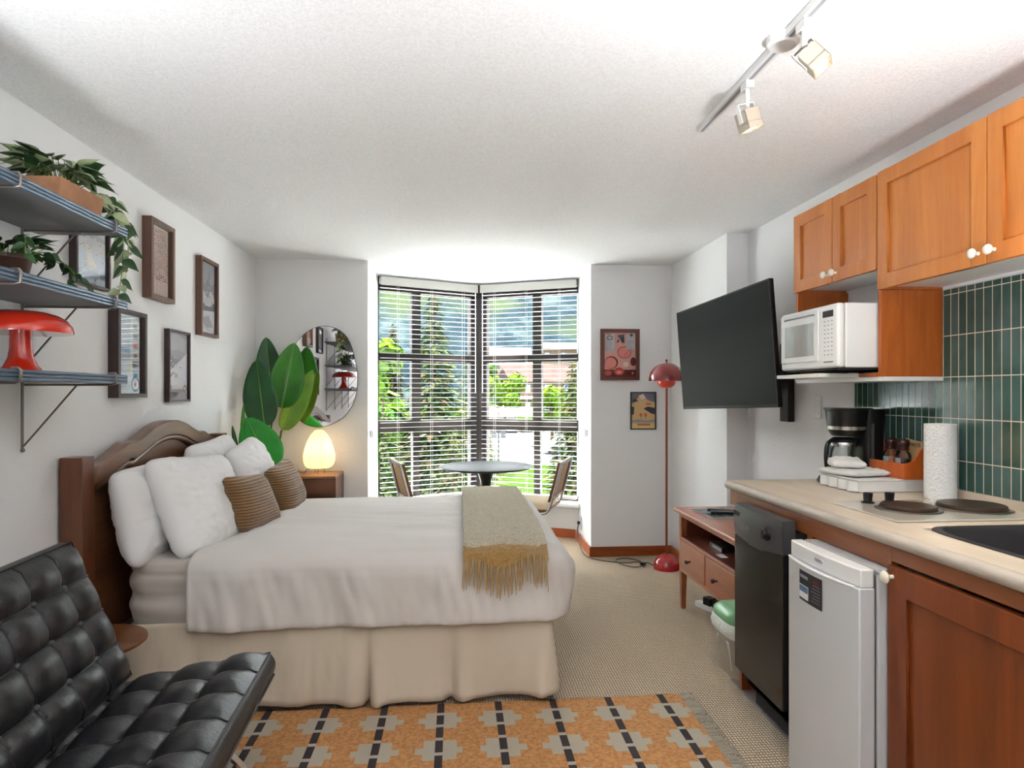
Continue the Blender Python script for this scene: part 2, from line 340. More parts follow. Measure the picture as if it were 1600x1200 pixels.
RM = {}
def inv_of(p):
    while p is not None:
        if p.name in RM: return RM[p.name].inverted()
        p = p.parent
    return None
def build(name, mb, mats, parent=None, smooth=None, bevel=0, bseg=2, sub=0, solid=0, local=False, weld=True):
    me = bpy.data.meshes.new(name)
    iv = None if local else inv_of(parent)
    vsx = [tuple(iv @ Vector(v)) for v in mb.v] if iv is not None else mb.v
    me.from_pydata(vsx, [], mb.f)
    if not isinstance(mats, (list, tuple)): mats = [mats]
    for m in mats: me.materials.append(M[m] if isinstance(m, str) else m)
    me.polygons.foreach_set('material_index', [min(k, len(mats)-1) for k in mb.m])
    bm = bmesh.new(); bm.from_mesh(me)
    if weld: bmesh.ops.remove_doubles(bm, verts=bm.verts, dist=1e-5)
    bmesh.ops.recalc_face_normals(bm, faces=bm.faces)
    bm.to_mesh(me); bm.free()
    if smooth:
        me.shade_smooth()
        try: me.set_sharp_from_angle(angle=R(smooth))
        except Exception: pass
    me.validate()
    o = bpy.data.objects.new(name, me); COL.objects.link(o)
    if parent is not None: o.parent = parent
    if solid:
        d = o.modifiers.new('thick', 'SOLIDIFY'); d.thickness = solid; d.offset = 0
    if bevel:
        d = o.modifiers.new('bevel', 'BEVEL'); d.width = bevel; d.segments = bseg; d.limit_method = 'ANGLE'; d.angle_limit = R(40)
        if not smooth:
            me.shade_smooth(); d.harden_normals = False
            try: me.set_sharp_from_angle(angle=R(89))
            except Exception: pass
            wn = o.modifiers.new('wn', 'WEIGHTED_NORMAL'); wn.keep_sharp = False
    if sub:
        d = o.modifiers.new('sub', 'SUBSURF'); d.levels = sub; d.render_levels = sub
    return o
def tag(o, label, cat, group=None, kind=None):
    o['label'] = label
    if cat: o['category'] = cat
    if group: o['group'] = group
    if kind: o['kind'] = kind
    return o
def thing(name, label, cat, loc=(0, 0, 0), rz=0, group=None):
    o = bpy.data.objects.new(name, None); COL.objects.link(o); o.empty_display_size = .05
    o.location = loc; o.rotation_euler = (0, 0, rz)
    RM[o.name] = Matrix.Translation(loc) @ Matrix.Rotation(rz, 4, 'Z')
    return tag(o, label, cat, group)
def struct(name, mb, mats, label=None, parent=None, **k):
    o = build(name, mb, mats, parent, **k)
    if parent is None:
        tag(o, label or name, {'wall': 'wall', 'ceiling': 'ceiling', 'floor': 'floor', 'baseboard': 'baseboard', 'trim': 'trim', 'window': 'window'}.get(name.split('_')[0], name.replace('_', ' ')), kind='structure')
    return o
def dup(root, loc, rz, label, group=None):
    def cp(o, par):
        c = o.copy(); COL.objects.link(c); c.parent = par
        for ch in [x for x in bpy.data.objects if x.parent == o]: cp(ch, c)
        return c
    r = cp(root, None); r.location = loc; r.rotation_euler = (0, 0, rz); r['label'] = label
    if group: r['group'] = group
    RM[r.name] = Matrix.Translation(loc) @ Matrix.Rotation(rz, 4, 'Z')
    return r
def text(name, s, size, mtx, m, parent, depth=.0004):
    cu = bpy.data.curves.new(name, 'FONT'); cu.body = s; cu.size = size; cu.extrude = depth; cu.align_x = 'CENTER'; cu.align_y = 'CENTER'
    t = bpy.data.objects.new(name, cu); COL.objects.link(t)
    dg = bpy.context.evaluated_depsgraph_get(); me = bpy.data.meshes.new_from_object(t.evaluated_get(dg))
    bpy.data.objects.remove(t)
    iv = inv_of(parent); me.transform((iv @ mtx) if iv is not None else mtx)
    me.materials.clear(); me.materials.append(M[m])
    o = bpy.data.objects.new(name, me); COL.objects.link(o); o.parent = parent
    return o
def lamp(name, kind, loc, energy, color=(1, .85, .65), size=.05, parent=None, **k):
    l = bpy.data.lights.new(name, kind); l.energy = energy; l.color = color
    if kind == 'AREA': l.size = size
    else: l.shadow_soft_size = size
    for a, b in k.items(): setattr(l, a, b)
    o = bpy.data.objects.new(name, l); COL.objects.link(o); o.location = loc
    return o
def TEXM(origin, right, up):
    r = Vector(right).normalized(); u = Vector(up).normalized(); n = r.cross(u)
    return Matrix.Translation(origin) @ Matrix((r, u, n)).transposed().to_4x4()
def sstep(a, b, x):
    t = max(0, min(1, (x-a)/(b-a))); return t*t*(3-2*t)
def nz(x, y, z, s=1): return noise.noise(Vector((x*s, y*s, z*s)))
def interp(pts, x):
    if x <= pts[0][0]: return pts[0][1]
    for (a, b), (c, d) in zip(pts, pts[1:]):
        if x <= c:
            t = (x-a)/(c-a); return b+(d-b)*t
    return pts[-1][1]
def catmull(P, n):
    P = [Vector(p) for p in P]; out = []
    Q = [P[0]*2-P[1]]+P+[P[-1]*2-P[-2]]
    for i in range(1, len(Q)-2):
        for k in range(n):
            t = k/n; a, b, c, d = Q[i-1], Q[i], Q[i+1], Q[i+2]
            out.append(.5*((2*b)+(c-a)*t+(2*a-5*b+4*c-d)*t*t+(3*b-a-3*c+d)*t*t*t))
    out.append(P[-1]); return out

# ------------------------------------------------------------------ room shell
H = 2.32; XL = -1.52; YB = 5.01; YR = -2.6
A_ = Vector((-.69, 5.65, 0)); K_ = Vector((.205, 6.07, 0)); B_ = Vector((1.09, 5.65, 0))
struct('floor', MB().box(XL-.1, 2.6, YR, 6.2, -.12, 0), 'carpet', 'beige ribbed sisal carpet covering the room floor')
struct('trim_1', MB().box(1.235, 2.0, .2, 2.80, 0, .006), 'floor_tile', 'strip of grey tile floor under the kitchen cabinets')
struct('ceiling', MB().box(XL-.1, 2.6, YR, 6.2, H, H+.12), 'ceiling', 'white popcorn textured ceiling')
struct('wall_left', MB().box(XL-.1, XL, YR, YB+.1, 0, H), 'wall', 'pale grey wall on the left with the pictures')
struct('wall_back_left', MB().box(XL, -.685, YB, YB+.08, 0, H), 'wall', 'pale grey back wall section left of the window, behind the mirror')
struct('wall_back_right', MB().box(1.06, 1.80, YB, YB+.08, 0, H), 'wall', 'pale grey back wall section right of the window, behind the floor lamp')
struct('wall_pillar', MB().box(1.715, 2.0, 3.95, YB, 0, H), 'wall', 'projecting grey wall section behind the television')
struct('wall_right', MB().box(1.855, 2.0, YR, 3.95, 0, H), 'wall', 'grey wall on the right behind the kitchen')
struct('wall_bay_left', MB().prism([(-.685, YB+.08, 0), (-.69, 5.75, 0), (-.80, 5.75, 0), (-.80, YB+.08, 0)], (0, 0, H)), 'white_paint', 'bright white side wall of the window bay on the left')
struct('wall_bay_right', MB().prism([(1.06, YB+.08, 0), (1.09, 5.75, 0), (1.20, 5.75, 0), (1.20, YB+.08, 0)], (0, 0, H)), 'white_paint', 'bright white side wall of the window bay on the right')
def segbox(mb, P, Q, t0, t1, z0, z1, d0, d1):
    """box on the wall plane P->Q between fractions t0,t1; d is depth along outward normal"""
    d = (Q-P); n = Vector((-d.y, d.x, 0)).normalized()
    if n.y < 0: n = -n
    a = P+d*t0; b = P+d*t1
    vs_ = [p+n*dd+Vector((0, 0, z)) for p in (a, b) for dd in (d0, d1) for z in (z0, z1)]
    mb.add(vs_, [(0, 1, 3, 2), (4, 6, 7, 5), (0, 4, 5, 1), (2, 3, 7, 6), (0, 2, 6, 4), (1, 5, 7, 3)])
for nm, P, Q, lab in (('wall_sill_left', A_, K_, 'left half of the low wall under the corner window'), ('wall_sill_right', K_, B_, 'right half of the low wall under the corner window')):
    mb = MB(); segbox(mb, P, Q, -.02, 1.02, 0, .30, .0, .12); struct(nm, mb, 'wall', lab)
mb = MB(); segbox(mb, A_, K_, -.02, 1.0, .285, .325, -.10, .12); segbox(mb, K_, B_, .0, 1.02, .285, .325, -.10, .12)
struct('trim_2', mb, 'white_paint', 'white window sill running round the corner window', bevel=.012)
mb = MB()
for x0, x1, y0, y1 in ((1.06, 1.715, YB-.014, YB), (1.045, 1.06, YB-.014, 5.62)): mb.box(x0, x1, y0, y1, 0, .078)
mb.box(1.70, 1.715, 3.95, YB-.014, 0, .078); mb.box(1.715, 1.855, 3.936, 3.95, 0, .078); mb.box(1.841, 1.855, 2.85, 3.936, 0, .078)
struct('baseboard_right', mb, 'baseb', 'orange wood baseboard round the right corner', bevel=.003)
mb = MB(); mb.box(XL, -.685, YB-.014, YB, 0, .078); mb.box(XL, XL+.014, YR, YB-.014, 0, .078)
struct('baseboard_left', mb, 'baseb', 'wood baseboard along the left wall', bevel=.003)
mb = MB(); segbox(mb, A_, K_, .01, .99, 0, .078, -.014, 0); segbox(mb, K_, B_, .01, .97, 0, .078, -.014, 0)
struct('baseboard_bay', mb, 'baseb', 'wood baseboard under the corner window', bevel=.003)
# tiled backsplash
mb = MB(); mb.box(1.845, 1.855, .3, 2.833, .945, 1.345); mb.box(1.845, 1.855, .3, 2.285, 1.345, 1.69)
struct('trim_3', mb, 'tile', 'green glazed stacked tile backsplash with cream grout')
struct('wall_rear', MB().box(XL-.1, 2.6, YR-.1, YR, 0, H), 'wall', 'plain grey wall behind the camera')
# windows
for nm, P, Q, mu, lab in (('window_1', A_, K_, .373, 'left half of the corner window in dark bronze frame'), ('window_2', K_, B_, .587, 'right half of the corner window in dark bronze frame')):
    fr = MB(); w = (Q-P).length
    e = .03/w
    segbox(fr, P, Q, 0, 1, .325, .365, .02, .08); segbox(fr, P, Q, 0, 1, 2.20, H, .02, .08)
    segbox(fr, P, Q, 0 if nm == 'window_1' else -.0, .02, .365, 2.2, .02, .08) if nm == 'window_1' else segbox(fr, P, Q, .98, 1, .365, 2.2, .02, .08)
    if nm == 'window_1': segbox(fr, P, Q, .925, 1.0, .325, H, .015, .09)
    else: segbox(fr, P, Q, 0, .075, .325, H, .015, .09)
    hw = .042
    segbox(fr, P, Q, mu-hw, mu+hw, 1.0, 2.2, .02, .08); segbox(fr, P, Q, mu-.03, mu+.03, .365, 1.0, .02, .08)
    segbox(fr, P, Q, 0, 1, 1.585, 1.655, .018, .082); segbox(fr, P, Q, 0, 1, .955, 1.055, .018, .082)
    wo_ = struct(nm, fr, 'win_frame', lab)
    g = MB(); segbox(g, P, Q, .005, .995, .34, 2.22, .048, .052)
    build('window_pane', g, 'glass', wo_)
    if nm == 'window_1':
        pst = MB(); pst.cyl((.205, 6.125, .30), (.205, 6.125, H), .075, n=8); build('corner_post', pst, 'win_frame', wo_)
# blinds
def blind(P, Q, lab, t0, t1):
    d = (Q-P); w = d.length; dn = d.normalized(); n = Vector((-dn.y, dn.x, 0))
    if n.y < 0: n = -n
    r = thing('venetian_blind', lab, 'window blind', tuple(P+d*.5-n*.04+Vector((0, 0, 2.32))), 0, None)
    hr = MB(); segbox(hr, P, Q, t0, t1, 2.235, 2.305, -.075, -.06); segbox(hr, P, Q, t0, t1, 2.25, 2.305, -.06, -.015)
    build('head_rail', hr, 'blind_rail', r)
    s = MB(); z = 2.215; k = 0
    while z > .40:
        tz = 0
        a = P+d*(t0+.004); b = P+d*(t1-.004)
        ti = 0
        vs_ = [p-n*dd+Vector((0, 0, z+zz)) for p in (a, b) for dd, zz in ((.018, ti), (.035, .0010), (.052, -ti))]
        vs2 = [v+Vector((0, 0, -.0018)) for v in vs_]
        s.add(vs_+vs2, [(0, 1, 4, 3), (1, 2, 5, 4), (6, 9, 10, 7), (7, 10, 11, 8), (0, 3, 9, 6), (2, 8, 11, 5), (0, 6, 7, 1), (1, 7, 8, 2), (3, 4, 10, 9), (4, 5, 11, 10)])
        z -= .0435
    build('slats', s, 'blind', r)
    bt = MB(); segbox(bt, P, Q, t0+.004, t1-.004, .355, .375, -.062, -.010); build('bottom_rail', bt, 'blind', r)
    c = MB()
    for t in (.18, .5, .82):
        for dd in (.012, .058):
            q = P+d*t-n*dd; c.cyl(q+Vector((0, 0, .37)), q+Vector((0, 0, 2.24)), .0008, n=5)
    build('ladder_cords', c, 'blind', r)
    wd = MB(); q = P+d*(.93 if P is A_ else .07)-n*.07; wd.cyl(q+Vector((0, 0, 1.3)), q+Vector((0, 0, 2.24)), .004, n=6); build('tilt_wand', wd, 'blind', r)
    return r
blind(A_, K_, 'white slatted blind over the left half of the corner window', .012, .955)
blind(K_, B_, 'white slatted blind over the right half of the corner window', .045, .988)
for x, lab in ((-.684, 'small white cord cleat on the left side of the bay'), (1.058, 'small white cord cleat on the right side of the bay')):
    sx = 1 if x < 0 else -1
    mb = MB(); mb.box(min(x, x+sx*.014), max(x, x+sx*.014), 5.12, 5.15, .95, 1.0); mb.tube([(x+sx*.014, 5.135, .94), (x+sx*.022, 5.135, .975), (x+sx*.014, 5.135, 1.01)], .005, 6)
    tag(build('cord_cleat', mb, 'white_pl', None, smooth=40), lab, 'cleat')

# ------------------------------------------------------------------ bed
BY0, BY1, BX0, BX1 = 2.70, 4.06, -1.385, .43
bed = thing('bed', 'double bed with arched dark wood headboard, cream sheet and pleated skirt', 'bed', (-.5, 3.38, 0))
def hbz(y):
    t = abs(y-3.345); s = 1 if y < 3.345 else 1
    return interp([(0, 1.164), (.08, 1.160), (.17, 1.142), (.26, 1.112), (.34, 1.088), (.375, 1.082), (.40, 1.088), (.43, 1.082), (.52, 1.048), (.62, 1.018), (.70, 1.006)], t)
ys = [2.66+i*(4.03-2.66)/60 for i in range(61)]
mb = MB()
mb.prism([(-1.475, y, hbz(y)-.012) for y in ys]+[(-1.475, 4.03, .30), (-1.475, 2.66, .30)], (.03, 0, 0))
build('headboard_panel', mb, 'dark_wood', bed, smooth=35)
mb = MB()
def band(off_top, off_bot, x0, dx):
    return ([(x0, y, hbz(y)-off_top) for y in ys]+[(x0, y, hbz(y)-off_bot) for y in reversed(ys)], (dx, 0, 0))
p_, e_ = band(0, .075, -1.485, .065); n_ = len(p_)
vv = [Vector(q) for q in p_]; ee = Vector(e_); hN = len(ys)
fs_ = []
for i in range(hN-1):
    j = n_-1-i
    fs_ += [(i, i+1, j-1, j), (n_+i, n_+j, n_+j-1, n_+i+1), (i, n_+i, n_+i+1, i+1), (j, j-1, n_+j-1, n_+j)]
fs_ += [(0, n_-1, 2*n_-1, n_), (hN-1, n_+hN-1, n_+hN, hN)]
mb.add(vv+[q+ee for q in vv], fs_)
build('headboard_rail', mb, 'dark_wood', bed, smooth=50, bevel=.006)
mb = MB()
mb.tube([(-1.437, y, hbz(y)-.085-.012*math.exp(-((abs(y-3.345)-.39)/.03)**2)) for y in ys[1:-1]], .014, 10)
build('headboard_moulding', mb, 'dark_wood', bed, smooth=60)
for y in (2.575, 4.035):
    mb = MB().box(-1.515+.005, -1.425, y, y+.085, 0, 1.052)
    build('bed_post', mb, 'dark_wood_z', bed, bevel=.004)
mb = MB()
def matt(u, v):
    # superellipse loop u, vertical v (0 bottom .. 1 top centre)
    a = 2*PI*u; cx, cy = (BX0+BX1)/2, (BY0+BY1)/2; hx, hy = (BX1-BX0)/2, (BY1-BY0)/2
    ca, sa = math.cos(a), math.sin(a); e = 2/9.
    x = hx*math.copysign(abs(ca)**e, ca); y = hy*math.copysign(abs(sa)**e, sa)
    if v < .6:
        t = v/.6; z = .34+.23*t; k = 1.0-.012*abs(2*t-1)**3
    elif v < .75:
        t = (v-.6)/.15; z = .57+.05*math.sin(t*PI/2); k = 1-.05*(1-math.cos(t*PI/2))
    else:
        t = (v-.75)/.25; z = .62+.01*t; k = .95*(1-t)
    px, py = cx+x*k, cy+y*k
    w = .016*nz(px*1.5+z*2, py*1.5, z*16, 1)*(1 if .08 < v < .7 else 0)+.004*nz(px*9, py*9, z*20)
    return (px+w*(x/hx), py+w*(y/hy), z)
mb.grid(matt, 160, 40, cu=True); build('mattress', mb, 'linen', bed, smooth=60)
# bed skirt
def perim(x0, x1, y0, y1, r, n):
    """open path: head near corner -> foot near -> foot far -> head far; returns (pt, normal)"""
    segs = []
    out = []
    L1 = (x1-r)-x0; La = PI/2*r; L2 = (y1-r)-(y0+r); tot = 2*L1+2*La+L2
    for i in range(n+1):
        s = tot*i/n
        if s < L1: out.append((Vector((x0+s, y0)), Vector((0, -1)), s))
        elif s < L1+La:
            a = (s-L1)/r; out.append((Vector((x1-r+r*math.sin(a), y0+r-r*math.cos(a))), Vector((math.sin(a), -math.cos(a))), s))
        elif s < L1+La+L2: out.append((Vector((x1, y0+r+s-L1-La)), Vector((1, 0)), s))
        elif s < L1+2*La+L2:
            a = (s-L1-La-L2)/r; out.append((Vector((x1-r+r*math.cos(a), y1-r+r*math.sin(a))), Vector((math.cos(a), math.sin(a))), s))
        else: out.append((Vector((x1-r-(s-L1-2*La-L2), y1)), Vector((0, 1)), s))
    return out
sk = perim(BX0+.02, BX1-.02, BY0+.005, BY1-.005, .03, 520)
def flare(s):
    # pleat openings at given distances along the skirt
    f = .030+.012*math.sin(s*2.1+.5)+.006*math.sin(s*7)
    for c, wd, am in ((.30, .05, -.04), (.22, .05, .03), (1.00, .012, -.055), (1.04, .03, .035), (.93, .04, .02), (1.34, .02, -.03), (1.39, .03, .03), (1.72, .05, .06), (1.82, .03, -.045), (.62, .12, .02), (.12, .06, .03), (2.6, .04, -.05)):
        f += am*math.exp(-((s-c)/wd)**2)
    return f
mb = MB()
def skf(u, v):
    p, n, s = sk[min(520, int(round(u*520)))]
    z0 = .034+.022*math.sin(s*3.2+1)+.014*nz(s*4, 0, 0)+.02*math.exp(-((s-1.15)/.12)**2); z = .365+(z0-.365)*v
    f = flare(s)*(v**1.3)+.020*v*nz(s*7, v*1.2, 0)+.006*v*nz(s*24, v*2, 2)+.002*nz(s*50, v*5, 2)
    f += .008*v*math.sin(s*24)*nz(s*2.2, 3, 0)*2
    q = p+n*f; return (q.x, q.y, z)
mb.grid(skf, 520, 14); build('bed_skirt', mb, 'skirt', bed, smooth=70, solid=.004)
mb = MB().box(BX0+.02, BX1-.03, BY0+.03, BY1-.03, .20, .34); build('box_spring', mb, 'skirt', bed, bevel=.02)
for x in (BX0+.1, BX1-.12):
    for y in (BY0+.12, BY1-.12): build('leg', MB().cyl((x, y, 0), (x, y, .20), .02, n=10), 'black_matte', bed, smooth=40)
# duvet
dp = perim(-1.075, .475, 2.665, 4.095, .10, 420)
prof = [(0, .344, -.004), (.05, .352, .004), (.2, .42, .004), (.42, .50, .008), (.58, .555, .010), (.68, .592, .004), (.76, .622, -.018), (.84, .645, -.06), (.92, .660, -.14), (1.0, .668, -.26)]
def P3(v):
    for a, b in zip(prof, prof[1:]):
        if v <= b[0]:
            t = (v-a[0])/(b[0]-a[0]); t2 = t
            return a[1]+(b[1]-a[1])*t2, a[2]+(b[2]-a[2])*t2
    return prof[-1][1], prof[-1][2]
def duv(u, v):
    p, n, s = dp[min(420, int(round(u*420)))]
    if v <= .6:
        vv_ = v/.6; z, off = P3(vv_)
        side = 1-sstep(.55, .8, vv_)
        q = p+n*off
        f = .016*nz(s*3, vv_*1.2, 0)+.011*nz(s*9+vv_*1.5, vv_*1.4, 4)+.005*nz(s*26+vv_*2, vv_*2, 4)
        f += .012*math.exp(-((s-1.60)/.05)**2)*math.sin(vv_*3)   # foot corner puff
        q += n*f*side*1.4
        z += (-.012*nz(s*2, 7, 0)-.004*nz(s*8, 2, 1))*(1-vv_)**2+.010*nz(q.x*2, q.y*2, 3)*sstep(.7, 1, vv_)
        z -= .30*0
    else:
        t = (v-.6)/.4; z, off = P3(1.0); q0 = p+n*off
        c = Vector((max(-1.075, min(.475-.70, q0.x)), 3.38)); q = q0.lerp(c, t)
        z += .010*nz(q.x*2, q.y*2, 3)+.004*t
    # long soft creases over the top
    if v > .4:
        k = sstep(.45, .62, v)
        z += k*(.009*nz(q.x*1.2+q.y*2, q.y*9+q.x*2, 1)+.006*nz(q.x*2+q.y*3, q.y*20, 8)+.003*nz(q.x*4, q.y*44, 8))
        z -= k*.03*sstep(-.85, -1.08, q.x)
    return (q.x, q.y, z)
mb = MB(); mb.grid(duv, 420, 60)
dv = build('duvet', mb, 'duvet', None, smooth=75, solid=.012)
tag(dv, 'large off-white duvet spread over the bed and hanging down its sides', 'duvet')
# pillows
def pillow(name, c, w, h, t, rot, m, label, cat, seed=0, pinch=.055, wr=.009, group=None, grow=.0, n=84):
    c = Vector(c); mb = MB(); sd = seed*13.7
    def side(sg):
        def f(u, v):
            a, b = 2*u-1, 2*v-1
            # pincushion outline, pointed corners
            x = a*w/2*(1-pinch*(1-a*a)*0-pinch*(b*b)*(1-abs(a)**3)*0)
            k = 1-pinch*(1-b*b)*(abs(a)**2)*.0
            cn = 1-.10*(a*a*b*b)**3; x = a*w/2*(1-pinch*(1-b*b))*cn; y = b*h/2*(1-pinch*(1-a*a))*cn
            th = ((1-abs(a)**3.2)*(1-abs(b)**3.2))**.5*t/2
            wn = wr*(1.3*nz(x*5+sd, y*5, sg)+.9*nz(x*9+sd+y*7, y*22-x*8, sg*2)+.35*nz(x*30+sd, y*46, sg))*(th/(t/2)+.25)
            ed = (1-abs(a)**8)*(1-abs(b)**8)
            sag = -grow*(1-b)*.0
            cr = wr*1.8*abs(nz((a*a+b*b)*1.5+sd, math.atan2(b, a)*5, 3))*sstep(.3, 1, max(abs(a), abs(b)))
            return tuple(c+rot @ Vector((x, y, sg*(th+(wn-cr)*ed))))
        return f
    mb.grid(side(1), n, n); mb.grid(side(-1), n, n)
    o = build(name, mb, m, None, smooth=80)
    return tag(o, label, cat, group)
def prot(lean, yaw, roll=0):
    # local x along pillow width (world Y), local y up, local z facing +X
    B = Matrix(((0, 0, 1), (1, 0, 0), (0, 1, 0)))
    return Matrix.Rotation(yaw, 3, 'Z') @ Matrix.Rotation(-lean, 3, 'Y') @ B @ Matrix.Rotation(roll, 3, 'Z')
pillow('pillow', (-1.335, 2.985, .790), .66, .42, .19, prot(R(12), R(2), R(1)), 'pillow', 'white pillow nearest the camera, leaning directly on the headboard', 'pillow', 1)
pillow('pillow', (-1.150, 3.03, .800), .62, .47, .20, prot(R(24), R(-8), R(-4)), 'pillow', 'plump white pillow at the near side, in front of the one on the headboard', 'pillow', 2)
pillow('pillow', (-1.325, 3.71, .825), .66, .46, .17, prot(R(15), R(0), R(3)), 'pillow', 'white pillow at the far side, leaning on the headboard', 'pillow', 3)
pillow('pillow', (-1.145, 3.75, .820), .62, .44, .19, prot(R(22), R(4), R(5)), 'pillow', 'white pillow at the far side, in front, below the big leaves', 'pillow', 4)
pillow('cushion', (-.985, 3.19, .775), .36, .285, .13, prot(R(24), R(-10), R(-5)), 'cord', 'brown corduroy cushion, the nearer of two', 'cushion', 5, .07, .002, n=40)
pillow('cushion', (-.950, 3.66, .778), .36, .29, .14, prot(R(22), R(-4), R(6)), 'cord', 'brown corduroy cushion, the farther of two, beside the nightstand', 'cushion', 6, .07, .002, n=40)
# throw blanket
tp = catmull([(0, 4.165, .48), (0, 4.135, .60), (0, 4.08, .682), (0, 3.95, .715), (0, 3.4, .716), (0, 2.92, .706), (0, 2.76, .692), (0, 2.675, .668), (0, 2.640, .635), (0, 2.632, .606)], 10)
th = thing('throw_blanket', 'cream and mustard fringed throw draped across the foot of the bed', 'blanket', (.2, 3.4, .70))
NT = len(tp)-1
def twp(u, v):
    p = tp[min(NT, int(round(v*NT)))]
    x = .025+.005*(1-v)+u*(.352-.012*(1-v)) + .004*nz(v*5, u, 0)
    w = .005*nz(u*7, v*24, 1)+.004*nz(u*20, v*60, 2)
    hem = sstep(.85, 1, v)*(.016*math.sin(u*9.5+.3)-.010*math.sin(u*5))
    return (x, p.y-.002*sstep(.9, 1, v), p.z+w*(1-sstep(.9, 1, v))+hem)
mb = MB(); mb.grid(twp, 60, NT, kf=lambda u, v: 1 if (v > .80+.012*math.sin(u*9)+.006*math.sin(u*23)) else 0)
build('blanket_cloth', mb, ['throw', 'throw_gold'], th, smooth=80, solid=.010)
mb = MB()
nf = 56
for i in range(nf):
    u = (i+.5)/nf; x = .025+u*.352; z0 = .606+.016*math.sin(u*9.5+.3)-.010*math.sin(u*5)+.006
    g = math.sin(i*PI/2.)*.004
    ln = .128+rnd.uniform(-.018, .018); dx = rnd.uniform(-.010, .010)
    mb.tube([(x, 2.628, z0), (x+g, 2.626, z0-.025), (x+g*.3+dx*.5, 2.630, z0-ln*.6), (x+dx, 2.633, z0-ln)], [.0034, .0028, .0024, .0014], 5)
build('fringe', mb, 'fringe', th, smooth=60)

# ------------------------------------------------------------------ framed pictures
def picture(label, side, a0, a1, z0, z1, depth, fw, fm, bgm, shapes, cat='picture', glass=True, mats=()):
    """side 'L' : on left wall, a = Y ; side 'B' : on back wall, a = X"""
    if side == 'L':
        loc = (XL+.001, (a0+a1)/2, z0); P = lambda a, z, d: (XL+.001+d, a, z)
    else:
        loc = ((a0+a1)/2, YB-.001, z0); P = lambda a, z, d: (a, YB-.001-d, z)
    def bx(mb, u0, u1, w0, w1, d0, d1):
        p = P(u0, w0, d0); q = P(u1, w1, d1)
        mb.box(min(p[0], q[0]), max(p[0], q[0]), min(p[1], q[1]), max(p[1], q[1]), min(p[2], q[2]), max(p[2], q[2]))
    r = thing('framed_picture', label, cat, loc)
    f = MB(); bx(f, a0, a0+fw, z0, z1, 0, depth); bx(f, a1-fw, a1, z0, z1, 0, depth); bx(f, a0+fw, a1-fw, z0, z0+fw, 0, depth); bx(f, a0+fw, a1-fw, z1-fw, z1, 0, depth)
    build('frame', f, fm, r)
    pm = MB(); bx(pm, a0+fw*.9, a1-fw*.9, z0+fw*.9, z1-fw*.9, depth*.35, depth*.35+.002)
    fronto = depth*.35+.0024; aw, hh = (a1-a0-2*fw), (z1-z0-2*fw); lay = 0
    mats = [bgm]+list(mats); ix = {m: i for i, m in enumerate(mats)}
    for m, pts in shapes:
        if m not in ix: ix[m] = len(mats); mats.append(m)
        lay += 1; pm.k = ix[m]
        pm.poly([P(a0+fw+u*aw, z0+fw+w*hh, fronto+lay*.00006) for u, w in pts])
    build('print', pm, mats, r, weld=False)
    if glass:
        g = MB(); bx(g, a0+fw*.9, a1-fw*.9, z0+fw*.9, z1-fw*.9, depth*.7, depth*.7+.0015); build('picture_glass', g, 'pic_glass', r)
    return r
def colm(n, *c): M[n] = mat(n, C(*c), .7); return n
for n, c in dict(p_cream=(226, 214, 198), p_pink=(214, 160, 150), p_red=(188, 70, 60), p_dkred=(96, 34, 30), p_grey=(150, 150, 156), p_ltgrey=(198, 198, 202), p_dkgrey=(70, 70, 76), p_blue=(88, 116, 150), p_ltblue=(176, 196, 214),
                p_tan=(214, 176, 122), p_orange=(196, 110, 60), p_white=(232, 232, 232), p_snow=(206, 206, 214), p_mauve=(124, 120, 134), p_teal=(110, 150, 150), p_brown=(120, 90, 70), p_rose=(224, 140, 130), p_yel=(220, 196, 130)).items(): colm(n, *c)
def rect(u0, u1, w0, w1): return [(u0, w0), (u1, w0), (u1, w1), (u0, w1)]
def circ(u, w, ru, rw, n=20): return [(u+ru*math.cos(2*PI*i/n), w+rw*math.sin(2*PI*i/n)) for i in range(n)]
rr_ = random.Random(3)
# text poster (rows of print too small to read)
sh = []
for k in range(25):
    w = .95-k*.030
    u = .05
    while u < .85:
        l = rr_.uniform(.03, .10); sh.append((rr_.choice(['p_red', 'p_pink', 'p_dkgrey', 'p_rose', 'p_red', 'p_brown']), rect(u, min(.87, u+l), w-.007, w+.009))); u += l+.02
for k in range(11): sh.append(('p_pink' if k % 2 else 'p_ltgrey', rect(.06+k*.07, .10+k*.07, .04, .2)))
picture('walnut framed poster of dense red print, high on the left wall beside the trailing plant', 'L', 3.24, 3.50, 1.765, 2.16, .045, .022, 'frame_walnut', 'p_cream', sh)
# snow scene, high right
sh = [('p_grey', rect(0, 1, .55, 1)), ('p_mauve', [(0, .62), (.2, .72), (.35, .66), (.55, .78), (.8, .68), (1, .76), (1, .45), (0, .4)]), ('p_ltgrey', [(0, .5), (.3, .6), (.5, .5), (.8, .62), (1, .52), (1, .3), (0, .34)]),
      ('p_dkgrey', [(0, .36), (.3, .42), (.6, .38), (1, .46), (1, .32), (0, .28)]), ('p_snow', [(0, .3), (1, .34), (1, 0), (0, 0)]), ('p_grey', [(.1, .2), (.6, .26), (.9, .1), (.4, .08)]), ('p_dkgrey', rect(.62, .66, .78, .86)), ('p_dkgrey', circ(.64, .88, .03, .015))]
for k in range(26):
    u = rr_.random(); w = rr_.uniform(.36, .66); sh.append((rr_.choice(['p_dkgrey', 'p_snow', 'p_white']), rect(u*.92, u*.92+.05, w, w+.02)))
picture('walnut framed grey snowy landscape print, the one nearest the room corner', 'L', 3.875, 4.15, 1.64, 2.105, .035, .020, 'frame_walnut', 'p_grey', sh)
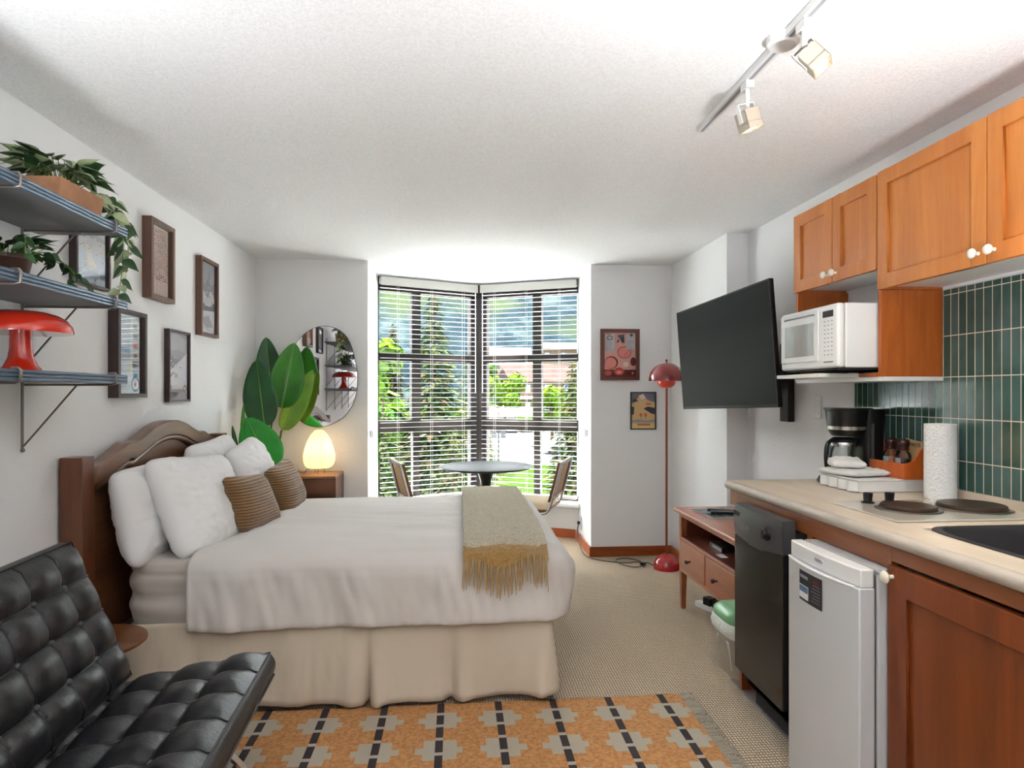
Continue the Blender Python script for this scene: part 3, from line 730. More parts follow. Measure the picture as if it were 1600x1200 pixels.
# car in snow
sh = [('p_mauve', rect(0, 1, .6, 1)), ('p_grey', [(0, .95), (.4, 1), (1, .9), (1, .7), (.5, .75), (0, .72)]), ('p_dkgrey', [(0, .60), (.2, .66), (.5, .60), (.75, .64), (1, .58), (1, .45), (0, .45)]),
      ('p_snow', [(0, .42), (.3, .48), (.6, .58), (1, .72), (1, .2), (0, .2)]), ('p_dkgrey', [(.05, .33), (.3, .42), (.32, .4), (.1, .31)]), ('p_ltgrey', [(.18, .30), (.3, .34), (.75, .34), (.9, .28), (.97, .22), (.97, .15), (.05, .15), (.05, .24)]),
      ('p_dkgrey', rect(.36, .40, .33, .40)), ('p_dkgrey', rect(.44, .48, .33, .39)), ('p_brown', rect(.1, .92, .10, .16)), ('p_dkgrey', circ(.12, .17, .08, .05)), ('p_dkgrey', circ(.88, .17, .09, .055)), ('p_mauve', rect(0, 1, 0, .11)), ('p_ltgrey', circ(.12, .17, .04, .025)), ('p_ltgrey', circ(.88, .17, .045, .03))]
for k in range(40):
    u = rr_.random()*.9; w = rr_.uniform(.46, .64); sh.append((rr_.choice(['p_snow', 'p_white', 'p_dkgrey']), rect(u, u+.06, w, w+.012)))
picture('dark framed print of a vintage car in snow, just above the headboard', 'L', 3.474, 3.74, 1.252, 1.636, .028, .012, 'frame_dark', 'p_snow', sh)
# white adverts
sh = [('p_snow', rect(0, .62, .05, .98))]
for k in range(24):
    w = .96-k*.038; sh.append(('p_grey' if k % 3 else 'p_ltblue', rect(.04, rr_.uniform(.3, .6), w-.006, w)))
for k in range(7):
    w = .92-k*.125; sh.append((['p_cream', 'p_ltgrey', 'p_pink', 'p_cream', 'p_brown', 'p_ltblue', 'p_ltblue'][k], rect(.68, .95, w-.1, w))); sh.append((['p_grey', 'p_brown', 'p_red', 'p_grey', 'p_dkgrey', 'p_blue', 'p_teal'][k], rect(.74, .88, w-.08, w-.03)))
sh += [('p_blue', rect(.2, .6, .52, .58)), ('p_ltblue', rect(.22, .58, .44, .50)), ('p_white', rect(.05, .6, .15, .26)), ('p_blue', circ(.80, .12, .17, .10)), ('p_white', circ(.80, .12, .13, .075)), ('p_red', circ(.80, .12, .05, .03)), ('p_yel', rect(.5, .6, .3, .36))]
picture('dark framed white print with small adverts, behind the end of the lowest shelf', 'L', 2.936, 3.197, 1.278, 1.676, .045, .020, 'frame_dark', 'p_white', sh)
# bluish ski print under top shelf
sh = [('p_ltblue', rect(0, 1, 0, .6)), ('p_ltgrey', [(0, .75), (.4, .9), (1, .8), (1, .5), (0, .5)]), ('p_cream', [(.35, .62), (.5, .6), (.6, .4), (.72, .3), (.6, .24), (.42, .3)]), ('p_blue', [(0, .2), (.4, .25), (1, .2), (1, .12), (0, .1)]), ('p_grey', [(.3, .8), (.6, .85), (1, .78), (1, .72), (.5, .74)])]
for k in range(60):
    u = rr_.random()*.9; w = rr_.uniform(.05, .75); sh.append((rr_.choice(['p_ltblue', 'p_white', 'p_ltgrey', 'p_blue', 'p_snow']), rect(u, u+.05, w, w+.02)))
picture('dark framed pale blue print half hidden behind the middle shelf', 'L', 2.653, 2.902, 1.735, 2.02, .030, .012, 'frame_dark', 'p_ltblue', sh)
# more prints further left / nearer the camera seen only in the mirror are left out
# pink plates poster
sh = [('p_pink', rect(0, 1, 0, .55)), ('p_dkred', rect(0, 1, 0, .16)), ('p_dkred', circ(.23, .32, .21, .145)), ('p_rose', circ(.21, .31, .18, .125)), ('p_dkred', circ(.64, .55, .22, .135)), ('p_rose', circ(.64, .55, .20, .12)), ('p_red', [(.62, .47), (.74, .57), (.75, .56), (.64, .46)]),
      ('p_pink', circ(.69, .28, .14, .09)), ('p_cream', circ(.69, .28, .09, .06)), ('p_red', circ(.47, .12, .16, .09)), ('p_rose', circ(.47, .10, .09, .04)), ('p_dkred', circ(.92, .34, .09, .10)), ('p_red', circ(.12, .08, .12, .06)), ('p_dkred', circ(.90, .08, .1, .07)), ('p_rose', circ(.9, .08, .03, .03)),
      ('p_dkgrey', [(.42, .94), (.64, .96), (.64, .76), (.56, .77), (.5, .84), (.46, .78), (.38, .77), (.46, .86)]), ('p_white', [(.44, .9), (.5, .86), (.54, .8), (.5, .8)]), ('p_ltgrey', rect(.05, .33, .58, .97)), ('p_ltgrey', rect(.7, .97, .62, .97)), ('p_dkgrey', circ(.18, .88, .09, .05)), ('p_ltgrey', circ(.18, .88, .06, .032)), ('p_dkgrey', circ(.86, .94, .05, .035)), ('p_dkgrey', rect(.06, .22, .955, .97))]
for k in range(12):
    w = .84-k*.022; sh.append(('p_grey', rect(.07, rr_.uniform(.22, .32), w-.006, w))); sh.append(('p_grey', rect(.72, rr_.uniform(.85, .95), w-.03, w-.024)))
picture('larger mahogany framed poster of pink plates, up beside the window', 'B', 1.135, 1.447, 1.402, 1.808, .03, .028, 'frame_red', 'p_pink', sh)
# ski mountain illustration
sh = [('p_mauve', rect(0, 1, .7, 1)), ('p_tan', [(.0, .7), (.15, .74), (.35, .95), (.5, .92), (.7, .8), (1, .74), (1, .3), (0, .3)]), ('p_cream', [(.3, .92), (.5, .98), (.62, .86), (.45, .82)]), ('p_dkgrey', [(0, .8), (.16, .84), (.26, .78), (.08, .74)]), ('p_orange', rect(.62, .84, .66, .72)), ('p_dkgrey', rect(.08, .28, .76, .79)),
      ('p_dkgrey', [(.5, .56), (.7, .62), (1, .58), (1, .4), (.78, .42)]), ('p_tan', [(0, .62), (.3, .66), (.6, .52), (1, .36), (1, 0), (0, 0)]), ('p_dkgrey', [(0, .62), (.12, .6), (.1, .4), (0, .38)]), ('p_orange', circ(.40, .385, .065, .05)), ('p_orange', circ(.60, .385, .065, .05)), ('p_dkgrey', rect(.39, .41, .28, .36)), ('p_dkgrey', rect(.59, .61, .28, .36)),
      ('p_grey', [(0, .22), (.3, .26), (.7, .22), (1, .26), (1, .18), (.6, .17), (0, .17)]), ('p_yel', rect(0, 1, 0, .12)), ('p_orange', rect(.25, .8, .08, .14)), ('p_dkgrey', [(.7, .5), (.85, .54), (.98, .48), (.8, .46)])]
picture('smaller black framed yellow mountain illustration, lower down beside the floor lamp', 'B', 1.377, 1.585, 1.008, 1.308, .02, .009, 'frame_blk', 'p_tan', sh)

# ------------------------------------------------------------------ mirror (pebble shaped)
mpx = [(444, 590), (447, 572), (453, 553), (463, 536), (476, 522), (491, 513), (507, 510), (523, 513), (536, 521), (545, 533), (551, 549), (555, 566), (558, 584), (558, 601), (555, 620), (548, 637), (536, 652), (519, 662), (500, 667), (481, 664), (466, 654), (454, 638), (447, 618), (444, 603)]
def on_back(px, py, Y=4.985):
    a = (px-800)/1000.; b = (614-py)/1000.; c, s = math.cos(YAW), math.sin(YAW)
    t = Y/(-a*s+c); return Vector(((a*c+s)*t, Y, 1.30+b*t))
mo = catmull([on_back(*p) for p in mpx]+[on_back(*mpx[0])], 4)[:-1]
mir = thing('wall_mirror', 'pebble-shaped frameless mirror on the back wall above the nightstand', 'mirror', (-1.03, 5.0, 1.04))
build('mirror_glass', MB().prism([(p.x, 4.983, p.z) for p in mo], (0, .006, 0)), 'mirror', mir)
build('mirror_edge', MB().tube([(p.x, 4.988, p.z) for p in mo], .0045, 8, closed=True), 'frame_blk', mir, smooth=60)
build('backing', MB().prism([(-1.03+(p.x+1.03)*.9, 4.99, 1.42+(p.z-1.42)*.9) for p in mo], (0, .0195, 0)), 'black_matte', mir)

# ------------------------------------------------------------------ wall shelves
sh_t = thing('wall_shelf_unit', 'blue-grey metal wall shelf unit with three tiers on wire brackets', 'shelf', (-1.36, 2.0, 1.09))
for z in (1.349, 1.622, 1.888):
    mb = MB(); y0, y1 = .75, 2.465
    mb.box(-1.515, -1.215, y0, y1, z-.004, z+.004)
    mb.k = 1; mb.box(-1.515, -1.215, y0, y1, z-.012, z-.004); mb.k = 0
    for dz in (-.011, 0, .011): mb.tube([(-1.211, y0, z+dz), (-1.211, y1, z+dz)], .0058, 8)
    mb.box(-1.22, -1.212, y0, y1, z-.015, z+.015)
    build('shelf_board', mb, ['shelf_metal', 'shelf_under'], sh_t, smooth=40)
for y in (.87, 1.37, 1.87, 2.37):
    mb = MB()
    mb.tube([(-1.510, y, 1.093), (-1.510, y, 1.93)], .0045, 8); mb.ell((-1.509, y, 1.10), .008, 8)
    for z in (1.349, 1.622, 1.888):
        mb.tube([(-1.510, y+.006, z-.020), (-1.215, y+.006, z-.020), (-1.200, y+.006, z-.016), (-1.199, y+.006, z+.014), (-1.204, y+.006, z+.020), (-1.225, y+.006, z+.020)], .0044, 8)
        mb.tube([(-1.506, y, z-.235), (-1.33, y, z-.022)], .0032, 8)
    build('bracket', mb, 'wire', sh_t, smooth=60)
# red mushroom lamp
rl = thing('table_lamp', 'glossy red mushroom table lamp on the lowest shelf', 'lamp', (-1.355, 2.12, 1.353+.002))
z0 = 1.355
build('lamp_body', MB().lathe([(.062, z0), (.062, z0+.006), (.056, z0+.015), (.045, z0+.03), (.034, z0+.055), (.030, z0+.085), (.029, z0+.12), (.030, z0+.15)], (-1.355, 2.12, 0), 40), 'red_gloss', rl, smooth=60)
prf = [(.132, z0+.132), (.138, z0+.132), (.139, z0+.140), (.135, z0+.155), (.122, z0+.174), (.100, z0+.188), (.07, z0+.197), (.035, z0+.201), (.0, z0+.202)]
build('lamp_shade', MB().lathe(prf+[(0, z0+.195), (.06, z0+.190), (.10, z0+.178), (.125, z0+.155), (.132, z0+.132)][1:], (-1.355, 2.12, 0), 48), 'red_gloss', rl, smooth=60)

# ------------------------------------------------------------------ plants
def leafmesh(mb, base, tip, width, normal, fold=.15, curl=.1, n=10, shape='ovate', k=0, kedge=None):
    base = Vector(base); tip = Vector(tip); L = tip-base; nrm = Vector(normal).normalized(); side = L.normalized().cross(nrm).normalized(); nrm = side.cross(L.normalized())
    def wf(t):
        if shape == 'heart': return (math.sin(PI*min(1, t*1.05)**.62))*(1-t*.15) if t < .952 else 0
        if shape == 'banana': return max(0, (math.sin(PI*(t**.72)))**.62)
        return math.sin(PI*t**.75)**.9
    def f(u, v):
        a = 2*u-1; w = wf(v)*width/2
        return base+L*v+side*(a*w)+nrm*(abs(a)*w*fold*2-curl*L.length*(v*v)+.0*a)
    m = 4 if shape != 'banana' else 10
    mb.grid(f, m, n, kf=(lambda u, v: (kedge if (kedge is not None and (u < .25 or u > .75)) else k)))
def pothos(name, label, root, pot, vines, mats, seed, nl=40, spread=.13, hgt=.14, lsz=.06, nodes=None):
    r_ = random.Random(seed)
    t = thing(name, label, 'plant', root)
    pot(t)
    mb = MB(); st = MB()
    for i in range(nl):
        a = r_.uniform(0, 2*PI); rr = spread*math.sqrt(r_.random()); hh = hgt*r_.uniform(.35, 1)*(1-.4*rr/spread)
        p = Vector(nodes['top'])+Vector((math.cos(a)*rr*nodes.get('sx', 1), math.sin(a)*rr*nodes.get('sy', 1), hh))
        st.tube([Vector(nodes['top'])+Vector((math.cos(a)*rr*.3, math.sin(a)*rr*.3, -.01)), p], .0012, 4)
        d = Vector((math.cos(a), math.sin(a), r_.uniform(-.5, .5))).normalized()*lsz*r_.uniform(.7, 1.2)
        leafmesh(mb, p, p+d, lsz*.62*r_.uniform(.8, 1.1), (r_.uniform(-.4, .4), r_.uniform(-.4, .4), 1), .12, .12, 7, 'heart', 0 if r_.random() < .7 else 1, 1 if r_.random() < .4 else None)
    for vn in vines:
        c = catmull(vn, 8); st.tube(c, .0016, 5)
        step = 2
        for i in range(2, len(c), step):
            a = r_.uniform(0, 2*PI); p = c[i]
            d = Vector((math.cos(a)*.8, math.sin(a)*.8, -.55)).normalized()*lsz*r_.uniform(.65, 1.05)
            leafmesh(mb, p, p+d, lsz*.55*r_.uniform(.8, 1.1), (d.x*.3+.5, -.8, .5), .12, .1, 7, 'heart', 0 if r_.random() < .6 else 1, 1 if r_.random() < .5 else None)
    build('vines', st, 'stem', t, smooth=60); build('foliage', mb, mats, t, smooth=60)
    return t
zt = 1.905
def box_pot(x0, x1, y0, y1, z0, z1, m):
    def f(t):
        mb = MB(); cx, cy = (x0+x1)/2, (y0+y1)/2; b = [(x0+.008, y0+.008), (x1-.008, y0+.008), (x1-.008, y1-.008), (x0+.008, y1-.008)]; tp_ = [(x0, y0), (x1, y0), (x1, y1), (x0, y1)]
        mb.add([(a, c, z0) for a, c in b]+[(a, c, z1) for a, c in tp_]+[(cx+(a-cx)*.93, cy+(c-cy)*.93, z1) for a, c in tp_]+[(cx+(a-cx)*.93, cy+(c-cy)*.93, z1-.015) for a, c in tp_],
               [(3, 2, 1, 0)]+[(i, (i+1) % 4, 4+(i+1) % 4, 4+i) for i in range(4)]+[(4+i, 4+(i+1) % 4, 8+(i+1) % 4, 8+i) for i in range(4)]+[(8+i, 8+(i+1) % 4, 12+(i+1) % 4, 12+i) for i in range(4)]+[(12, 13, 14, 15)])
        build('pot', mb, m, t, bevel=.003)
        build('soil', MB().box(x0+.012, x1-.012, y0+.012, y1-.012, z1-.03, z1-.018), 'coffee', t)
    return f
def round_pot(cx, cy, z0, h, r0, r1, m):
    def f(t):
        build('pot', MB().lathe([(r0, z0), (r0*.98, z0), (r1*.98, z0+h*.85), (r1, z0+h*.86), (r1, z0+h), (r1*.9, z0+h), (r1*.88, z0+h*.8), (0, z0+h*.8)], (cx, cy, 0), 32), m, t, smooth=45)
    return f
pothos('potted_plant', 'variegated trailing plant in a terracotta planter on the top shelf', (-1.33, 2.27, 1.895), box_pot(-1.41, -1.255, 2.15, 2.40, 1.8985, 1.99, 'terracotta'),
       [[(-1.30, 2.38, 2.00), (-1.28, 2.47, 2.02), (-1.29, 2.55, 1.97), (-1.30, 2.60, 1.90), (-1.30, 2.62, 1.82), (-1.31, 2.62, 1.72), (-1.31, 2.60, 1.65)],
        [(-1.30, 2.38, 2.00), (-1.29, 2.50, 2.03), (-1.30, 2.63, 1.97), (-1.31, 2.68, 1.89), (-1.31, 2.68, 1.80)],
        [(-1.32, 2.36, 2.00), (-1.29, 2.46, 2.00), (-1.26, 2.53, 1.93), (-1.27, 2.56, 1.85)]],
       ['pothos', 'pothos_var'], 5, 80, .12, .11, .080, dict(top=(-1.33, 2.28, 2.0), sx=.7, sy=1.1))
pothos('potted_plant', 'bushy dark green plant in a brown pot on the middle shelf', (-1.36, 2.06, 1.63), round_pot(-1.36, 2.07, 1.6325, .085, .045, .062, 'pot_brown'),
       [[(-1.34, 2.12, 1.73), (-1.31, 2.19, 1.75), (-1.28, 2.27, 1.70), (-1.26, 2.33, 1.65)], [(-1.36, 2.12, 1.72), (-1.34, 2.2, 1.74), (-1.31, 2.28, 1.72), (-1.30, 2.30, 1.67)], [(-1.34, 2.05, 1.73), (-1.27, 2.0, 1.76), (-1.235, 1.95, 1.70)]],
       ['pothos_dk', 'pothos'], 9, 60, .13, .08, .05, dict(top=(-1.36, 2.05, 1.71), sx=.8, sy=1.0))
pothos('potted_plant', 'small plant in a grey pot at the near end of the middle shelf', (-1.36, 1.80, 1.63), round_pot(-1.36, 1.80, 1.6325, .08, .045, .055, 'pot_grey'), [],
       ['pothos_dk', 'pothos'], 19, 26, .10, .10, .05, dict(top=(-1.36, 1.80, 1.70)))
# banana plant
bp = thing('potted_banana_plant', 'tall artificial banana plant with broad leaves in the corner behind the bed', 'plant', (-1.355, 4.80, 0))
build('pot', MB().lathe([(.0, 0), (.09, 0), (.105, .02), (.122, .24), (.126, .26), (.114, .26), (.106, .22), (0, .22)], (-1.355, 4.80, 0), 32), 'pot_grey', bp, smooth=45)
def atY(px, py, Y): v = on_back(px, py, Y); return v
def bleaf(bpx, tpx, wpx, Yb, Yt, nrm, m, curl=.06, fold=.10):
    b = atY(*bpx, Yb); t = atY(*tpx, Yt); Yb += .34; Yt += .34; b = atY(*bpx, Yb); t = atY(*tpx, Yt); w = wpx/1000.*4.8
    o = MB(); leafmesh(o, b, t, w, nrm, fold, curl, 26, 'banana')
    lf = build('leaf', o, m, bp, smooth=70, solid=.0015)
    L = t-b; nn = Vector(nrm).normalized(); side = L.normalized().cross(nn).normalized(); nn = side.cross(L.normalized())
    v = MB(); v.tube([b+L*q+nn*(-curl*L.length*q*q+.003) for q in [i/12 for i in range(13)]], [.005*(1-i/14) for i in range(13)], 6)
    build('midrib', v, 'vein', lf, smooth=60)
bleaf((427, 640), (416, 527), 44, 4.47, 4.53, (.1, -1, .05), 'leaf_dk', -.02)
bleaf((414, 668), (400, 562), 50, 4.26, 4.28, (-.1, -1, .1), 'leaf_dk', .02)
bleaf((440, 638), (460, 535), 50, 4.40, 4.43, (.25, -1, .1), 'leaf_md', .03, .16)
bleaf((441, 672), (488, 578), 34, 4.50, 4.56, (.6, -1, .1), 'leaf_lt', -.03, .22)
bleaf((425, 735), (384, 652), 56, 3.93, 3.98, (-.1, -1, .45), 'leaf_br', .05, .04)
bleaf((380, 700), (381, 630), 12, 3.98, 4.0, (-.9, -1, .1), 'leaf_md', 0)
bleaf((372, 705), (363, 665), 11, 3.88, 3.88, (-.9, -1, .1), 'leaf_dk', 0)
st = MB()
for pts in ([(428, 640), (424, 665), (420, 705), (432, 760)], [(440, 672), (437, 690), (433, 718), (436, 760)], [(414, 668), (420, 700), (430, 760)], [(425, 735), (432, 750), (436, 765)]):
    c = [atY(*p, 4.82) for p in pts]+[Vector((-1.355, 4.80, .22))]
    st.tube(catmull(c, 8), .008, 8)
build('stems', st, 'stem', bp, smooth=60)

# ------------------------------------------------------------------ nightstand + paper lamp
ns = thing('nightstand', 'walnut nightstand with an open front beside the far side of the bed', 'nightstand', (-1.08, 4.84, 0))
x0, x1, y0, y1 = -1.19, -.862, 4.66, 4.975
mb = MB(); mb.box(x0, x1, y0, y1, .690, .706); build('top', mb, 'walnut_top', ns, bevel=.002)
mb = MB(); mb.box(x1-.018, x1, y0, y1, .30, .690); mb.box(x0, x0+.018, y0, y1, .30, .690); mb.box(x0, x1, y1-.012, y1, .30, .69); mb.box(x0, x1, y0, y1, .30, .318); mb.box(x0+.018, x1-.018, y0+.02, y1-.012, .57, .585)
build('case', mb, 'walnut', ns)
mb = MB(); mb.box(x0+.02, x1-.02, y0+.012, y0+.030, .587, .686); build('drawer', mb, 'walnut', ns, bevel=.001)
for x in (x0+.03, x1-.03):
    for y in (y0+.03, y1-.03): build('leg', MB().cyl((x, y, 0), (x, y, .30), .011, .016, n=12), 'walnut', ns, smooth=40)
pl = thing('table_lamp', 'glowing egg-shaped paper lamp on thin wire legs on the nightstand', 'lamp', (-1.01, 4.81, .706))
lc = (-1.01, 4.81, 0)
pp = [(.018, 1.030), (.035, 1.022), (.062, .990), (.085, .945), (.104, .89), (.115, .84), (.113, .80), (.100, .768), (.08, .752), (.05, .748)]
mb = MB()
nn_ = 48
def pfn(u, v):
    k = v*(len(pp)-1); i = min(int(k), len(pp)-2); t = k-i; r = pp[i][0]*(1-t)+pp[i+1][0]*t; z = pp[i][1]*(1-t)+pp[i+1][1]*t
    a = 2*PI*u; r *= 1-.018*abs(math.cos(a*4))**10*1.0
    return (lc[0]+r*math.cos(a), lc[1]+r*math.sin(a), z)
mb.grid(pfn, 96, 36, cu=True); build('lamp_shade', mb, 'paper', pl, smooth=60)
mb = MB()
for k in range(8):
    a = 2*PI*(k+.5)/8
    mb.tube([(lc[0]+(r-.001)*1.01*math.cos(a), lc[1]+(r-.001)*1.01*math.sin(a), z) for r, z in pp], .0009, 5)
build('ribs', mb, 'cane', pl, smooth=60)
for a in (.5, 2.6, 4.7):
    mb = MB(); mb.tube([(lc[0]+.04*math.cos(a), lc[1]+.04*math.sin(a), .707), (lc[0]+.03*math.cos(a), lc[1]+.03*math.sin(a), .80)], .0018, 6)
    build('wire_leg', mb, 'black_pl', pl, smooth=60)
mb = MB().tube(catmull([(lc[0]-.03, 4.82, .76), (lc[0]-.09, 4.82, .735), (-1.12, 4.84, .7095), (-1.17, 4.9, .7095), (-1.205, 4.94, .70), (-1.21, 4.96, .4), (-1.21, 4.96, .1)], 6), .002, 6); build('power_cord', mb, 'black_pl', pl, smooth=60)
lamp('paper_lamp_bulb', 'POINT', (-1.01, 4.81, .88), .55, (1, .88, .70), .03)

# ------------------------------------------------------------------ round table + chairs
tb = thing('round_table', 'black round pedestal table standing in the window bay', 'table', (.225, 4.99, 0))
tc_ = (.225, 4.99, 0)
build('tabletop', MB().lathe([(0, .712), (.33, .712), (.362, .724), (.366, .729), (.362, .732), (0, .733)], tc_, 96), mat('table_black', (.012, .012, .013, 1), .5, spec=.25), tb, smooth=50)
build('pedestal', MB().lathe([(.24, 0), (.245, .006), (.22, .016), (.13, .03), (.06, .07), (.036, .14), (.030, .3), (.033, .5), (.045, .62), (.075, .705), (.08, .712)], tc_, 48), 'black_pl', tb, smooth=60)
def make_chair():
    r = thing('dining_chair', '', 'chair')
    fr = MB()
    for s in (-1, 1):
        y = .215*s
        pts = catmull([(-.285, y, .80), (-.25, y, .66), (-.205, y, .50), (-.185, y, .455), (-.13, y, .432), (.10, y, .428), (.18, y, .425), (.215, y, .40), (.222, y, .35), (.222, y, .06), (.20, y, .022), (.15, y, .012), (-.20, y, .012)], 6)
        fr.tube(pts, .0105, 10)
    fr.tube([(-.20, -.215, .012), (-.20, .215, .012)], .0105, 10)
    build('tube_frame', fr, 'chrome', r, smooth=60, local=True)
    b = MB()
    def bk(z): return -.285+.045*0+(.80-z)*.26
    for s in (-1, 1): b.prism([(bk(.805)+.0, s*.205-.018, .805), (bk(.805)+.026, s*.205-.018, .805), (bk(.52)+.026, s*.205-.018, .52), (bk(.52), s*.205-.018, .52)], (0, .036, 0))
    for z in (.805, .55): b.prism([(bk(z), -.19, z), (bk(z)+.024, -.19, z), (bk(z-.035)+.024, -.19, z-.035), (bk(z-.035), -.19, z-.035)], (0, .38, 0))
    build('backrest', b, 'chair_wood', r, bevel=.004, local=True)
    c = MB(); c.prism([(bk(.78)+.008, -.19, .78), (bk(.78)+.013, -.19, .78), (bk(.54)+.013, -.19, .54), (bk(.54)+.008, -.19, .54)], (0, .38, 0)); build('cane_panel', c, 'cane', r, local=True)
    s = MB(); s.box(-.19, .215, -.215, .215, .440, .462); build('seat', s, 'chair_wood', r, bevel=.008, local=True)
    s = MB()
    def cu(u, v):
        a, b_ = 2*u-1, 2*v-1; return (.01+a*.195, b_*.205, .463+.05*((1-a**6)*(1-b_**6))**.5)
    s.grid(cu, 20, 20); build('seat_cushion', s, 'cushion_cream', r, smooth=70, local=True)
    return r
ch = make_chair(); ch.location = (.545, 4.80, 0); ch.rotation_euler = (0, 0, R(160)); ch['label'] = 'chrome and cane dining chair on the right of the round table'; ch['group'] = 'tubular chairs at the round table'
dup(ch, (-.175, 4.79, 0), R(16), 'chrome and cane dining chair on the left of the round table', 'tubular chairs at the round table')

# ------------------------------------------------------------------ floor lamp + cord
fl = thing('floor_lamp', 'red flowerpot floor lamp standing in the right back corner', 'lamp', (1.545, 4.62, 0))
fc = (1.545, 4.62, 0)
build('base', MB().lathe([(.094, 0), (.096, .01), (.093, .04), (.080, .072), (.058, .095), (.03, .108), (0, .112)], fc, 40), 'lamp_base', fl, smooth=60)
build('pole', MB().cyl((1.545, 4.62, .10), (1.545, 4.62, 1.345), .0085, n=16), 'copper', fl, smooth=60)
build('lamp_shade', MB().lathe([(.126, 1.388), (.130, 1.388), (.128, 1.415), (.117, 1.452), (.095, 1.487), (.06, 1.512), (.02, 1.522), (0, 1.523), (.0, 1.517), (.055, 1.507), (.09, 1.483), (.112, 1.45), (.123, 1.415), (.126, 1.388)], fc, 48), 'lamp_red', fl, smooth=60)
build('lower_shade', MB().lathe([(.068, 1.398), (.066, 1.375), (.058, 1.358), (.04, 1.343), (.015, 1.336), (.008, 1.336), (.02, 1.342), (.05, 1.357), (.06, 1.375), (.065, 1.398)], fc, 40), mat('lamplit_red_enamel', C(214, 70, 40), .3), fl, smooth=60)  # lamp glow is put into the orange of this bowl
build('finial', MB().lathe([(.004, 1.52), (.006, 1.53), (.009, 1.54), (.006, 1.549), (0, 1.551)], fc, 16), 'lamp_red', fl, smooth=60)
lamp('floor_lamp_bulb', 'POINT', (1.545, 4.62, 1.415), 3.5, (1, .90, .78), .022)
cordp = [(1.07, 5.50, .17), (1.045, 5.46, .16), (1.035, 5.44, .10), (1.02, 5.2, .012), (1.03, 4.98, .006), (1.12, 4.86, .006), (1.28, 4.78, .006), (1.37, 4.80, .006), (1.42, 4.72, .012), (1.33, 4.66, .006), (1.24, 4.72, .01), (1.22, 4.86, .006), (1.30, 4.92, .006), (1.38, 4.82, .014), (1.41, 4.72, .006), (1.38, 4.66, .006), (1.43, 4.74, .016), (1.47, 4.70, .006), (1.48, 4.64, .01)]
mb = MB().tube(catmull(cordp, 6), .0035, 6); mb.box(1.375, 1.415, 4.715, 4.735, 0.004, .022)
mb.box(1.045, 1.072, 5.49, 5.515, .158, .182)
build('power_cord', mb, 'black_pl', fl, smooth=60)
ot = thing('wall_outlet', 'white socket low on the right side of the window bay with a black plug', 'outlet', (1.07, 5.49, .12))
build('plate', MB().box(1.066, 1.074, 5.465, 5.54, .115, .225), 'socket', ot, bevel=.002)

# ------------------------------------------------------------------ television
tv = thing('television', 'large black flat screen television on a wall arm', 'television', (1.52, 3.585, 1.19))
YW, TI, RO = .074, .061, .033
def tvp(u, v, d=0):
    a = u*math.cos(RO)-v*math.sin(RO); b = u*math.sin(RO)+v*math.cos(RO)
    x = -b*math.sin(TI)+d*math.cos(TI); z = b*math.cos(TI)+d*math.sin(TI); y = -a
    return Vector((1.516+x*math.cos(YW)-y*math.sin(YW), 3.585+x*math.sin(YW)+y*math.cos(YW), 1.53+z))
def tvbox(mb, u0, u1, v0, v1, d0, d1):
    mb.add([tvp(u, v, d) for u in (u0, u1) for v in (v0, v1) for d in (d0, d1)], [(0, 1, 3, 2), (4, 6, 7, 5), (0, 4, 5, 1), (2, 3, 7, 6), (0, 2, 6, 4), (1, 5, 7, 3)])
mb = MB(); w2, h2 = .555, .32
tvbox(mb, -w2, w2, -h2, h2, .003, .024); tvbox(mb, -.42, .42, -.27, .14, .024, .06)
build('case', mb, 'black_pl', tv, bevel=.003)
mb = MB(); tvbox(mb, -w2+.008, w2-.008, -h2+.016, h2-.008, 0, .003); build('screen', mb, 'screen', tv)
mb = MB()
for a, b, c, d in ((-w2, w2, h2-.008, h2), (-w2, w2, -h2, -h2+.016), (-w2, -w2+.008, -h2, h2), (w2-.008, w2, -h2, h2)): tvbox(mb, a, b, c, d, -.0015, .004)
build('bezel', mb, 'black_matte', tv)
mb = MB(); mb.box(1.815, 1.853, 3.38, 3.47, 1.14, 1.575); mb.box(1.62, 1.83, 3.40, 3.44, 1.36, 1.42); mb.box(1.62, 1.67, 3.30, 3.68, 1.34, 1.40)
tvbox(mb, -.12, .12, -.2, .1, .06, .085)
mb.box(1.60, 1.66, 3.50, 3.60, 1.33, 1.45)
build('wall_mount', mb, 'black_matte', tv, bevel=.004)
tag(build('light_switch', MB().box(1.846, 1.8548, 3.115, 3.187, 1.168, 1.282), 'socket', None, bevel=.003), 'white rocker light switch on the wall left of the coffee maker', 'switch')
build('rocker', MB().box(1.843, 1.8465, 3.134, 3.168, 1.19, 1.26), 'white_pl', bpy.data.objects['light_switch'])

